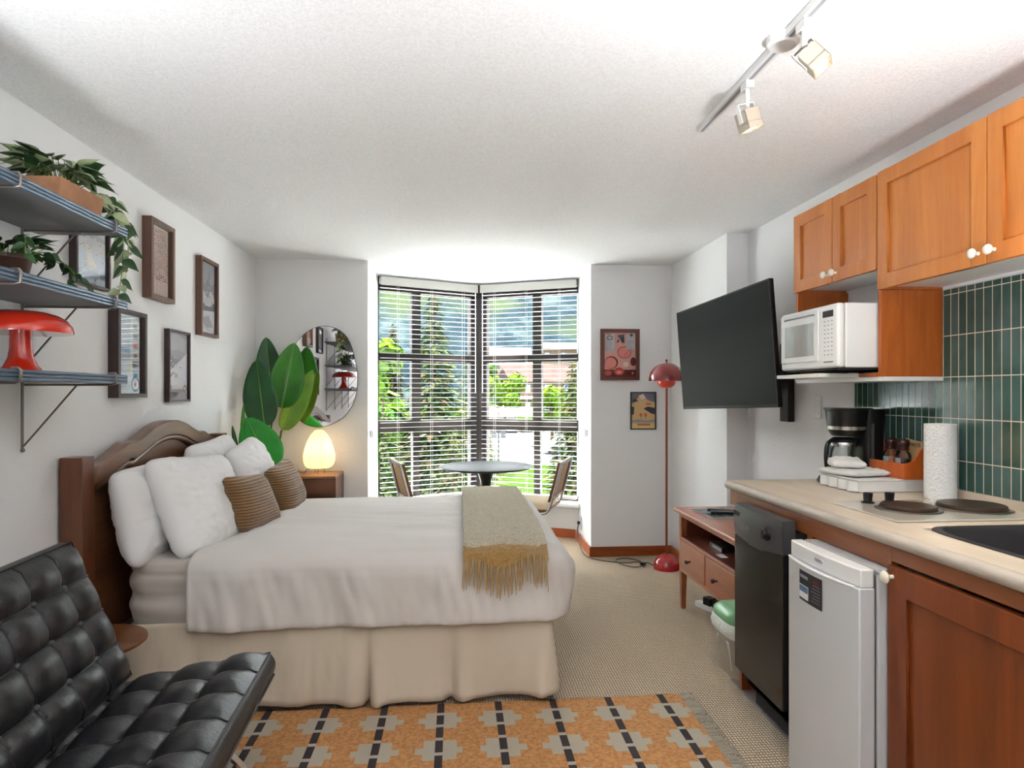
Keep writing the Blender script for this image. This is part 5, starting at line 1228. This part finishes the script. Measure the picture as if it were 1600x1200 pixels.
# ------------------------------------------------------------------ track lights
tk = thing('track_light', 'white ceiling track with square swivelling spotlight heads', 'ceiling light', (.93, 1.7, H))
mb = MB(); mb.box(.915, .945, 1.10, 2.385, H-.022, H-.0005); build('track', mb, 'track', tk, bevel=.002)
build('slot', MB().box(.925, .935, 1.11, 2.37, H-.0232, H-.022), 'p_grey', tk)
mb = MB(); mb.lathe([(0, H-.028), (.036, H-.028), (.045, H-.02), (.046, H-.0006), (0, H-.0006)], (.93, 1.76, 0), 32); build('canopy', mb, 'track', tk, smooth=40)
def head(c, yaw, tilt, power):
    Mx = Matrix.Translation(c) @ Matrix.Rotation(yaw, 4, 'Z') @ Matrix.Rotation(tilt, 4, 'Y')
    hb_ = MB(); hb_.M = Matrix.Translation((c[0]*.0+.93, c[1], 0)); hb_.box(-.013, .013, -.022, .022, H-.046, H-.0225); hb_.cyl((0, 0, H-.046), (0, 0, c[2]+.036), .008, n=10)
    hb_.M = Mx
    h = MB(); h.M = Mx; s = .027
    for a in (-s, s-.003):
        h.box(a, a+.003, -s, s, -.030, .032); h.box(-s, s, a, a+.003, -.030, .032)
    h.box(-s, s, -s, s, -.010, -.006); h.cyl((0, 0, .035), (0, 0, .003), .020, .024, n=24)
    o = build('lamp_head', h, 'track_head', tk, smooth=30)
    y_ = MB(); y_.M = Mx; y_.box(-s-.004, -s-.001, -.008, .008, -.004, .055); y_.box(s+.001, s+.004, -.008, .008, -.004, .055); y_.box(-s-.004, s+.004, -.008, .008, .052, .055); build('yoke', y_, 'track', o)
    build('stem', hb_, 'track', o, smooth=40)
    l = MB(); l.M = Mx; l.cyl((0, 0, -.026), (0, 0, -.023), .021, n=24); build('lens', l, 'lens_warm', o, smooth=40)
    d = Mx.to_3x3() @ Vector((0, 0, -1))
    lo = lamp('spot', 'SPOT', tuple(Vector(c)+d*.045), power, (1, .86, .68), .03); lo.data.spot_size = R(85); lo.data.spot_blend = .6
    lo.rotation_euler = d.to_track_quat('-Z', 'Y').to_euler()
head((.935, 1.985, H-.145), R(10), R(-18), 7)
head((.960, 1.645, H-.125), R(-35), R(-38), 11)

# ------------------------------------------------------------------ rug
rg = thing('area_rug', 'ochre woven rug with black and white cross bands and white fringe', 'rug', (-.1, 2.1, 0))
def rugmat():
    m, nt, p = newmat('kilim_weave'); p.inputs['Roughness'].default_value = .95
    t = nt.nodes.new('ShaderNodeTexCoord'); n = nt.nodes.new('ShaderNodeTexNoise'); n.inputs['Scale'].default_value = 70; nt.links.new(t.outputs['Object'], n.inputs['Vector'])
    r = nt.nodes.new('ShaderNodeValToRGB'); r.color_ramp.elements[0].position = .3; r.color_ramp.elements[1].position = .7; r.color_ramp.elements[0].color = C(168, 114, 64); r.color_ramp.elements[1].color = C(200, 148, 96)
    nt.links.new(n.outputs['Fac'], r.inputs[0]); nt.links.new(r.outputs[0], p.inputs['Base Color'])
    b = nt.nodes.new('ShaderNodeBump'); b.inputs['Strength'].default_value = .5; b.inputs['Distance'].default_value = .004; nt.links.new(n.outputs['Fac'], b.inputs['Height']); nt.links.new(b.outputs[0], p.inputs['Normal'])
    return m
M['rug_o'] = rugmat(); M['rug_k'] = mat('rug_black', C(52, 44, 46), .95, bump=.4, bscale=150); M['rug_w'] = mat('rug_white', C(176, 166, 150), .95, bump=.4, bscale=150)
RY1 = 2.672
def rcell(x, y):
    # x along the rug, y distance from the far edge
    px_ = (x-.40+.015+.232*20) % .232
    if px_ < .031:
        yy = y % .095
        return 1 if yy < .075 else 2
    yy = y % .21
    q = abs(px_-.1315)
    if .075 < yy < .20:
        e = abs(yy-.1375)
        step = .020+.022*int((.0625-e)/.0125)
        return 2 if q > .10-step*.0+ -.0 + (.0 if e < .03 else -.03) and q < .096 or (e < .02 and q > .03) else (2 if e < .0625 and q > .055 else 0)
    return 0
nxr, nyr = 330, 120; rx0, rx1, ry0 = -1.40, .955, 1.50
mb = MB()
mb.grid(lambda u, v: (rx0+(rx1-rx0)*u, RY1-(RY1-ry0)*v+.006*nz(u*12, 0, 0)*(1-v), .0075+.0015*nz(u*20, v*10, 0)), nxr, nyr, kf=lambda u, v: rcell(rx0+(rx1-rx0)*u, (RY1-ry0)*v))
build('woven_field', mb, ['rug_o', 'rug_k', 'rug_w'], rg, smooth=60, solid=.006)
mb = MB(); r5 = random.Random(11)
for sx_, xx in ((1, rx1), (-1, rx0)):
    mb = MB()
    for i in range(110):
        y = ry0+(RY1-ry0)*(i+.5)/110
        mb.tube([(xx-.01*sx_, y, .010), (xx+.025*sx_, y+r5.uniform(-.01, .01), .014), (xx+.055*sx_, y+r5.uniform(-.015, .015), .005)], [.0032, .003, .0015], 4)
    build('fringe', mb, 'rug_w', rg, smooth=60)

# ------------------------------------------------------------------ leather lounge chair (local: +x forward, +y far side)
bc_ = thing('lounge_chair', 'tufted black leather lounge chair in the near left corner', 'armchair', (-.95, 1.80, 0), R(3))
def cushion(name, O, U, V, Nn, lu, lv, cu, cv, th, parent):
    """O corner; U across (width), V along; Nn outward normal; tufted front; pillow panels"""
    O = Vector(O); U = Vector(U).normalized(); V = Vector(V).normalized(); Nn = Vector(Nn).normalized()
    mb = MB(); nu, nv = cu*14, cv*14
    def hgt(u, v):
        a = (u*cu) % 1.0; b = (v*cv) % 1.0
        da = min(a, 1-a); db = min(b, 1-b)
        if u < 1e-6 or u > 1-1e-6: da = 0
        if v < 1e-6 or v > 1-1e-6: db = 0
        f = (1-(1-min(1, da/.42))**2.2)*(1-(1-min(1, db/.42))**2.2)
        cx_ = min(da, db)
        # button pull at inner crossings
        iu = round(u*cu); iv = round(v*cv)
        h = .026*f*sstep(0, .075, min(u*lu, (1-u)*lu, v*lv, (1-v)*lv))
        if 0 < iu < cu and 0 < iv < cv:
            d = math.hypot(u*cu-iu, v*cv-iv); h -= .010*math.exp(-(d/.16)**2)
        e = min(u*lu, (1-u)*lu, v*lv, (1-v)*lv); h -= .018*(1-sstep(0, .03, e))
        return h
    mb.grid(lambda u, v: O+U*(u*lu)+V*(v*lv)+Nn*(hgt(u, v)), nu, nv)
    mb.grid(lambda u, v: O+U*(u*lu)+V*(v*lv)+Nn*(-th), 4, 4)
    for s_, e_ in ((0, 0), (1, 0)):
        mb.grid(lambda u, v: O+U*(s_*lu)+V*(u*lv)+Nn*(hgt(s_, u)*(1-v)-th*v)+U*((-1 if s_ == 0 else 1)*.008*math.sin(v*PI)), nv, 6)
        mb.grid(lambda u, v: O+U*(u*lu)+V*(s_*lv)+Nn*(hgt(u, s_)*(1-v)-th*v)+V*((-1 if s_ == 0 else 1)*.012*math.sin(v*PI)), nu, 6)
    c = build(name, mb, 'leather', parent, smooth=75, local=True)
    sm = MB()
    for i in range(1, cu):
        sm.tube([O+U*(lu*i/cu+.006*math.sin(2*PI*k/56*cv)*0)+V*(lv*k/56)+Nn*(hgt(i/cu, k/56)+.0015) for k in range(57)], .0024, 6)
    for i in range(1, cv):
        sm.tube([O+U*(lu*k/70)+V*(lv*i/cv)+Nn*(hgt(k/70, i/cv)+.0015) for k in range(71)], .0024, 6)
    cor = [O+Nn*hgt(0, 0), O+U*lu+Nn*hgt(0, 0), O+U*lu+V*lv+Nn*hgt(0, 0), O+V*lv+Nn*hgt(0, 0)]
    sm.tube(cor, .004, 6, closed=True)
    cor = [p_-Nn*(th-.012) for p_ in cor]; sm.tube(cor, .004, 6, closed=True)
    build('piping', sm, 'leather_seam', c, smooth=60, local=True)
    for i in range(1, cu):
        for j in range(1, cv):
            q = O+U*(lu*i/cu)+V*(lv*j/cv)+Nn*(hgt(i/cu, j/cv)+.004)
            bt = MB(); bt.lathe([(.0, -.006), (.009, -.006), (.0095, 0), (.007, .005), (0, .0068)], q, 14, rot=Nn.to_track_quat('Z', 'Y').to_matrix())
            build('button', bt, 'button', c, smooth=60, local=True)
    return c
# seat: from the back (x=-.18) up to the front (x=.335)
sa = R(10)
cushion('seat_cushion', (-.20, -.375, .355), (0, 1, 0), (math.cos(sa), 0, math.sin(sa)), (-math.sin(sa), 0, math.cos(sa)), .75, .555, 5, 4, .085, bc_)
ba = R(22.5)
cushion('back_cushion', (-.065, -.375, .395), (0, 1, 0), (-math.sin(ba), 0, math.cos(ba)), (math.cos(ba), 0, math.sin(ba)), .75, .47, 5, 4, .085, bc_)
fr = MB()
def flatbar(mb, pts, w=.030, t=.010, y=0):
    P = catmull(pts, 8); n = len(P); vs_ = []
    for i, p in enumerate(P):
        a = P[max(0, i-1)]; b = P[min(n-1, i+1)]; d = (b-a).normalized(); nn = Vector((-d.z, 0, d.x))
        vs_ += [p+nn*t/2+Vector((0, -w/2, 0)), p+nn*t/2+Vector((0, w/2, 0)), p-nn*t/2+Vector((0, w/2, 0)), p-nn*t/2+Vector((0, -w/2, 0))]
    fs_ = [(4*i+k, 4*i+(k+1) % 4, 4*i+4+(k+1) % 4, 4*i+4+k) for i in range(n-1) for k in range(4)]+[(0, 1, 2, 3), (4*n-4, 4*n-3, 4*n-2, 4*n-1)]
    mb.add(vs_, fs_)
for s in (-1, 1):
    y = s*.345
    b = MB(); flatbar(b, [(.30, y, .0155), (.25, y, .10), (.12, y, .20), (-.02, y, .27), (-.13, y, .35), (-.20, y, .50), (-.305, y, .75), (-.315, y, .78)]); build('frame_bar', b, 'chrome', bc_, smooth=30, local=True)
    b = MB(); flatbar(b, [(-.34, y, .0155), (-.31, y, .10), (-.20, y, .20), (-.05, y, .262), (.12, y, .30), (.32, y, .345)]); build('frame_bar', b, 'chrome', bc_, smooth=30, local=True)
mb = MB()
for k in range(7):
    x = -.16+k*.075; z = .285+(x+.16)*.17-.012
    mb.box(x, x+.035, -.345, .345, z-.004+.012, z+.012)
build('seat_straps', mb, 'leather', bc_, local=True)
mb = MB()
for k in range(6):
    t = .04+k*.07; mb.obox((-.065-.095*math.cos(ba)-t*math.sin(ba), 0, .395-.095*math.sin(ba)+t*math.cos(ba)), (.004, .69, .035), Matrix.Rotation(-ba, 3, 'Y'))
build('back_straps', mb, 'leather', bc_, local=True)

# ------------------------------------------------------------------ small round side table
stb = thing('side_table', 'small round brown wood side table between the lounge chair and the bed', 'table', (-1.30, 2.40, 0))
build('tabletop', MB().lathe([(0, .398), (.170, .398), (.178, .404), (.178, .412), (.172, .416), (0, .416)], (-1.30, 2.40, 0), 64), 'oak_round', stb, smooth=40)
for k in range(3):
    a = 2*PI*k/3+.6; build('leg', MB().cyl((-1.30+.13*math.cos(a), 2.40+.13*math.sin(a), 0), (-1.30+.07*math.cos(a), 2.40+.07*math.sin(a), .399), .010, .014, n=12), 'oak_round', stb, smooth=40)

# ------------------------------------------------------------------ outdoors
GZ = -4.6
M['grass'] = mat('lawn_grass', D(44, 62, 22), .95, var=.2, vscale=.8)
M['asphalt'] = mat('pale_asphalt', D(84, 84, 88), .9, var=.06, vscale=.3)
M['spr_a'] = mat('spruce_green', D(42, 60, 32), .9); M['spr_b'] = mat('spruce_tips', D(98, 110, 58), .9); M['spr_c'] = mat('spruce_brown', D(112, 94, 64), .9); M['spr_d'] = mat('spruce_deep', D(14, 28, 20), .9)
M['lime_a'] = mat('maple_lime', D(76, 110, 24), .9); M['lime_b'] = mat('maple_yellow', D(100, 124, 28), .9); M['dec_a'] = mat('leaf_green', D(42, 78, 26), .9); M['dec_b'] = mat('leaf_green_pale', D(84, 110, 54), .9)
M['bark'] = mat('bark', D(86, 70, 58), .9)
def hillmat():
    m, nt, p = newmat('hazed_forest_hillside'); p.inputs['Roughness'].default_value = 1; p.inputs['Specular IOR Level'].default_value = 0
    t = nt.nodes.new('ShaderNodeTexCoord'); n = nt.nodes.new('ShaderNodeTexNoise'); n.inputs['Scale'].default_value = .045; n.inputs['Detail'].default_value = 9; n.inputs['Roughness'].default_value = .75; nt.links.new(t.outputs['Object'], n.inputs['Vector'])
    r = nt.nodes.new('ShaderNodeValToRGB'); e = r.color_ramp.elements; e[0].position = .32; e[0].color = D(22, 32, 37); e[1].position = .66; e[1].color = D(70, 82, 82)  # distance haze is painted in as a blue-grey tint
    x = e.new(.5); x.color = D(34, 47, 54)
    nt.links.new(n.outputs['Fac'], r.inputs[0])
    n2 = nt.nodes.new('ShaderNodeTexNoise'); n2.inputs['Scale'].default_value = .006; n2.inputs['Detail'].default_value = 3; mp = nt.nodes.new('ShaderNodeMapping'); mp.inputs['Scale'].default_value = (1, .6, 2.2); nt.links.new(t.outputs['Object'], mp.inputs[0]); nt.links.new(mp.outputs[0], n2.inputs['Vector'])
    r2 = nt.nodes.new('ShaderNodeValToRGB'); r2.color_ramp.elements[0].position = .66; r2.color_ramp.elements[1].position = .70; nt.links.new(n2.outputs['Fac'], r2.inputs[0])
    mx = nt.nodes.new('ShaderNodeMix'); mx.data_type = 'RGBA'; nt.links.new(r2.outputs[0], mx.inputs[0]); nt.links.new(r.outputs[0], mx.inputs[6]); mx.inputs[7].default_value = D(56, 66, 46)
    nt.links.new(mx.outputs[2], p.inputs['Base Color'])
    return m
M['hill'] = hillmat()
M['hill_clear'] = mat('ski_run', D(96, 88, 64), 1, var=.12, vscale=.05)
mb = MB(); mb.box(-120, 160, 7.5, 330, GZ-.5, GZ); o = build('ground', mb, 'grass', None); tag(o, 'green lawn and ground outside beyond the window', 'lawn', kind='structure')
mb = MB(); mb.add([(-6, 52, GZ+.02), (34, 52, GZ+.02), (40, 100, GZ+.02), (-12, 100, GZ+.02)], [(0, 1, 2, 3)]); o_ = build('bounce_slab', MB().box(-30, 30, 6.6, 27, GZ, GZ+.03), mat('pale_bounce', (.78, .77, .76, 1), .9), None); tag(o_, 'unseen pale slab added below the window to bounce light indoors', 'bounce_slab', kind='structure')  # unseen pale slab, added to bounce daylight onto the ceiling
o = build('parking_lot', mb, 'asphalt', None); tag(o, 'pale parking lot beyond the lawn', 'parking lot', kind='structure')
def hz_(x, y):
    d = (y-300)/900.
    return GZ+ (max(0, d)**.85)*420+28*nz(x*.004, y*.004, 0)*min(1, max(0, d)*4)+8*nz(x*.02, y*.02, 1)*min(1, max(0, d)*4)
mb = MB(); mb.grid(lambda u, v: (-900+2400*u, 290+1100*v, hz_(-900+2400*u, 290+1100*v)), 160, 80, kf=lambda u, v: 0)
def runk(u, v):
    x = -900+2400*u; y = 290+1100*v
    return 0
o = build('mountain', mb, ['hill'], None, smooth=60); tag(o, 'forested mountainside, haze tinted into its colour, filling the view above the houses', 'mountain', kind='structure')
# ski runs as surface patches on the slope
def patch(poly_uv, lab):
    # polygon in (x,y) on the slope, raised slightly
    mb = MB(); (xa, ya, xb, yb, wd) = poly_uv
    n = 24
    def f(u, v):
        t = v; x = xa+(xb-xa)*t; y = ya+(yb-ya)*t; ww = wd*(.6+.5*nz(t*4, xa, 0))*(math.sin(PI*min(1, max(0.02, t)))**.4)
        x2 = x+(u-.5)*ww; return (x2, y, hz_(x2, y)+2.0)
    mb.grid(f, 8, n); o = build('ski_run', mb, 'hill_clear', None, smooth=60); tag(o, lab, 'ski run', kind='structure')
patch((15, 560, 130, 640, 60), 'pale cleared ski run low on the mountainside')
patch((60, 600, 190, 560, 50), 'wider pale cleared slope just above the houses')
patch((20, 900, 110, 820, 30), 'thin pale ski run high on the mountainside')
def conifer(label, x, y, h, r, seed, mats, nb=26, dens=1.0, group='conifers outside the window'):
    r_ = random.Random(seed); t = thing('conifer_tree', label, 'tree', (x, y, GZ), 0, group)
    build('trunk', MB().cyl((x, y, GZ), (x, y, GZ+h*.97), .02*h, .004*h, n=7), 'bark', t)
    mb = MB(); n = int(5200*dens)
    for i in range(n):
        q = r_.random()**.62           # 0 top .. 1 bottom
        z = GZ+h*(1-q*.97); a = r_.uniform(0, 2*PI)
        lvl = (q*nb) % 1.0
        R_ = r*(q**.75)*(1.0-.35*lvl)*(.85+.3*nz(a*2, q*6, seed))
        rad = R_*(r_.random()**.45); px_ = x+rad*math.cos(a); py_ = y+rad*math.sin(a); z -= rad*.28
        s = .055*h*(.6+.6*r_.random())*(.35+.65*q)
        d = Vector((math.cos(a), math.sin(a), -.35+r_.uniform(-.3, .3))).normalized(); sd = Vector((-math.sin(a), math.cos(a), r_.uniform(-.3, .3)))
        p = Vector((px_, py_, max(z, GZ+.02)))
        mb.k = 0 if r_.random() < .38 else (1 if r_.random() < .62 else (2 if r_.random() < .5 else 3))
        mb.add([p-sd*s*.28, p+d*s*.6-sd*s*.16, p+d*s, p+d*s*.6+sd*s*.16, p+sd*s*.28], [(0, 1, 2, 3, 4)])
    build('foliage', mb, mats, t, weld=False); return t
S = ['spr_a', 'spr_b', 'spr_c', 'spr_d']
conifer('tallest conifer, left of the window corner post', -.68, 18.8, 9.0, 2.0, 1, S, dens=1.3)
conifer('slim brownish conifer near the left edge of the window', -2.35, 24, 8.6, 1.0, 2, ['spr_a', 'spr_c', 'spr_c', 'spr_d'])
conifer('broad conifer low beyond the left window half, right of the slim mullion', -.12, 14.4, 5.4, 1.35, 3, S)
conifer('conifer standing right behind the corner post', .42, 22, 7.6, 1.7, 4, ['spr_a', 'spr_b', 'spr_c', 'spr_b'])
conifer('green conifer low at the far left of the window', -1.72, 15.2, 6.0, 1.35, 5, ['spr_a', 'spr_b', 'dec_a', 'spr_d'])
conifer('large conifer filling the right edge of the window', 3.2, 17.6, 6.9, 1.6, 6, S, dens=1.2)
conifer('short conifer low at the right edge of the window', 2.25, 12.6, 3.9, 1.0, 7, ['spr_a', 'spr_b', 'spr_b', 'spr_d'])
conifer('tall far conifer beside the big chalets on the right', 19.5, 100, 14, 4.5, 8, S)
conifer('nearest low conifer, seen under the level of the left chair back', -.95, 11.3, 4.1, 1.2, 10, ['spr_a', 'spr_b', 'spr_b', 'spr_d'])
conifer('small conifer by the left edge of the parking lot', 2.4, 46, 3.4, 1.5, 12, S, dens=.4)
def broadleaf(label, x, y, h, r, seed, mats, n=1800, base=None, name='deciduous_tree', group='broadleaf trees outside'):
    base = GZ if base is None else base
    r_ = random.Random(seed); t = thing(name, label, 'tree', (x, y, base), 0, group)
    build('trunk', MB().cyl((x, y, base), (x, y, base+h*.6), .03*h, .015*h, n=7), 'bark', t)
    mb = MB(); cl = [(Vector((r_.uniform(-.6, .6)*r, r_.uniform(-.6, .6)*r, h*r_.uniform(.35, .85))), r*r_.uniform(.35, .6)) for _ in range(14)]
    for i in range(n):
        c, cr_ = r_.choice(cl); d = Vector((r_.gauss(0, 1), r_.gauss(0, 1), r_.gauss(0, 1))).normalized()
        p = Vector((x, y, base))+c+d*cr_*r_.uniform(.7, 1); s = .028*h*r_.uniform(.6, 1.4); u = d.orthogonal().normalized(); u = (u*math.cos(i)+d.cross(u)*math.sin(i)); w = (d+Vector((0, 0, .4))).cross(u).normalized()
        mb.k = 0 if r_.random() < .6 else 1
        mb.add([p-u*s-w*s*.6, p+u*s-w*s*.6, p+u*s*.9+w*s*.7, p-u*s*.8+w*s*.7], [(0, 1, 2, 3)])
    build('foliage', mb, mats, t, weld=False); return t
broadleaf('pale green leafy tree at the far left of the window', -2.75, 21.5, 8.4, 1.1, 21, ['dec_b', 'lime_a'])
broadleaf('bright green leafy tree at the left edge, below the pale one', -2.35, 16.9, 6.2, .9, 22, ['dec_a', 'lime_a'])
broadleaf('round lime green tree in front of the chalets', 8.9, 118, 10.5, 4.2, 23, ['lime_a', 'lime_b'], 1500)
broadleaf('yellow-lime tree right of the right window mullion', 10.6, 71, 7.0, 2.4, 24, ['lime_b', 'lime_a'], 1500)
broadleaf('second yellow-lime tree, farther right', 15.6, 76, 7.4, 2.4, 25, ['lime_a', 'lime_b'], 1500)
broadleaf('small green tree between the chalets', 7.4, 172, 15, 3.2, 26, ['dec_a', 'lime_a'], 900)
# houses
def house(label, x, y, w, d, h, rh, roof, wallm, ridge='x', z0=None, nwin=4, ov=.8, fl_=2):
    z0 = GZ if z0 is None else z0; t = thing('chalet', label, 'house', (x, y, z0))
    build('walls', MB().box(x-w/2, x+w/2, y-d/2, y+d/2, z0, z0+h), wallm, t)
    mb = MB(); a, b = w/2+ov, d/2+ov; zt_ = z0+h
    if ridge == 'x': mb.prism([(x-a, y-b, zt_-.3), (x-a, y, zt_+rh), (x-a, y+b, zt_-.3)], (2*a, 0, 0))
    else: mb.prism([(x-a, y-b, zt_-.3), (x, y-b, zt_+rh), (x+a, y-b, zt_-.3)], (0, 2*b, 0))
    build('roof', mb, roof, t)
    for f_ in range(fl_):
        for k in range(nwin):
            xx = x-w/2+w*(k+.5)/nwin; zz = z0+h*(f_+.35)/fl_; ww = w/nwin*.5
            wn = build('window', MB().box(xx-ww/2, xx+ww/2, y-d/2-.05, y-d/2, zz, zz+h/fl_*.42), 'win_frame' if k % 2 else 'p_blue', t)
    for f_ in range(1, fl_): build('balcony', MB().box(x-w/2, x+w/2, y-d/2-1.0, y-d/2, z0+h*f_/fl_-.15, z0+h*f_/fl_+.55), 'p_white', t)
    return t
M['roof_br'] = mat('brown_shingles', D(84, 70, 66), .9, var=.15, vscale=.5); M['roof_pale'] = mat('pale_roof', D(140, 132, 118), .8); M['wall_w'] = mat('white_render', D(136, 136, 134), .8); M['wall_b'] = mat('tan_render', D(110, 92, 76), .8)
for k_ in ('roof_br', 'roof_pale', 'wall_w', 'wall_b', 'asphalt', 'grass', 'hill_clear', 'spr_a', 'spr_b', 'spr_c', 'spr_d', 'lime_a', 'lime_b', 'dec_a', 'dec_b', 'bark'): M[k_].node_tree.nodes['Principled BSDF'].inputs['Specular IOR Level'].default_value = 0
house('white chalet with steep brown gable left of the lime tree', 9.3, 135, 5.2, 7, 5.6, 5.4, 'roof_br', 'wall_w', 'y', GZ, 3)
house('wide chalet with long brown roof behind the lime tree', 20.2, 165, 17, 10, 9, 4.2, 'roof_br', 'wall_b', 'x', GZ, 7)
house('pale roofed chalet higher up behind the brown roofed one', 16.5, 205, 12, 10, 15, 5.5, 'roof_pale', 'wall_w', 'x', GZ, 5, 1.2, 3)
house('tall pale building with white roof right of the mullion', 31, 190, 12, 10, 19, 2.0, 'roof_pale', 'wall_b', 'x', GZ, 5, 1, 3)
cpk = thing('covered_walkway', 'long low roofed structure with an orange band along the parking lot', 'building', (8.6, 104, GZ))
build('roof', MB().box(4.6, 12.8, 102, 106, GZ+3.0, GZ+3.35), 'p_ltblue', cpk); build('fascia', MB().box(4.6, 12.8, 101.9, 102, GZ+2.1, GZ+2.9), 'p_orange', cpk)
for k in range(6): build('post', MB().box(4.8+k*1.55, 5.0+k*1.55, 102, 102.2, GZ, GZ+2.2), 'p_dkgrey', cpk)
def car(label, x, y, rz, m):
    t = thing('parked_car', label, 'car', (x, y, GZ+.02), rz, 'cars in the parking lot')
    pr_ = [(-2.1, .35), (-2.15, .8), (-1.5, .95), (-1.0, 1.42), (.7, 1.45), (1.35, .98), (2.05, .85), (2.15, .4)]
    build('body', MB().prism([(a, -.85, b) for a, b in pr_], (0, 1.7, 0)), m, t, bevel=.08, local=True)
    build('side_windows', MB().prism([(a, -.87, b) for a, b in [(-1.35, .98), (-.95, 1.34), (.62, 1.36), (1.15, .98)]], (0, 1.74, 0)), 'black_pl', t, local=True)
    for a in (-1.35, 1.35):
        for b in (-.78, .78): build('wheel', MB().cyl((a, b-.1, .32), (a, b+.1, .32), .32, n=14), 'black_matte', t, local=True)
    return t
M['car_w'] = mat('car_white', (.8, .8, .82, 1), .25); M['car_g'] = mat('car_silver', (.3, .33, .36, 1), .25); M['car_d'] = mat('car_dark', (.03, .05, .08, 1), .25)
c1 = car('dark car parked under the walkway, leftmost', 6.2, 97, R(80), 'car_d')
car('white car parked in front of the walkway', 8.2, 96, R(85), 'car_w'); car('silver car parked between the white car and the lime tree', 10.3, 97, R(95), 'car_g')
car('grey car alone on the right of the parking lot', 10.6, 62, R(10), 'car_g')
sg = thing('street_lamp', 'dark street lamp with twin lanterns at the near edge of the parking lot', 'street lamp', (3.15, 48.5, GZ))
build('pole', MB().cyl((3.15, 48.5, GZ), (3.15, 48.5, GZ+4.6), .07, .05, n=8), 'black_matte', sg)
for dx in (-.35, .35): build('lantern', MB().box(3.15+dx-.18, 3.15+dx+.18, 48.35, 48.65, GZ+2.5, GZ+3.1), 'black_matte', sg)
build('cross_arm', MB().box(2.75, 3.55, 48.45, 48.55, GZ+3.1, GZ+3.2), 'black_matte', sg)

# ------------------------------------------------------------------ three unseen uplighters, added as fill light to wash the ceiling
for i, (x, y, e) in enumerate(((-1.18, 1.12, 13), (1.02, .72, 21), (-.2, -1.2, 27))):
    t = thing('added_uplighter', 'white fill uplighter added outside the view, '+('left of the lounge chair', 'in front of the kitchen cabinets', 'behind the camera')[i], 'lamp', (x, y, 0))
    build('base', MB().lathe([(0, 0), (.13, 0), (.13, .015), (.02, .03), (0, .03)], (x, y, 0.008), 32), 'white_metal', t, smooth=40)
    build('pole', MB().cyl((x, y, .03), (x, y, 1.22), .012, n=12), 'white_metal', t, smooth=40)
    build('bowl', MB().lathe([(.02, 1.20), (.08, 1.22), (.14, 1.27), (.17, 1.32), (.165, 1.32), (.13, 1.275), (.07, 1.225), (0, 1.21)], (x, y, 0), 48), 'white_metal', t, smooth=60)
    lo = lamp('added_uplight', 'AREA', (x, y, 1.325), e, (.95, .975, 1), .30); lo.data.shape = 'DISK'; lo.rotation_euler = (PI, 0, 0)
bpy.context.view_layer.update()
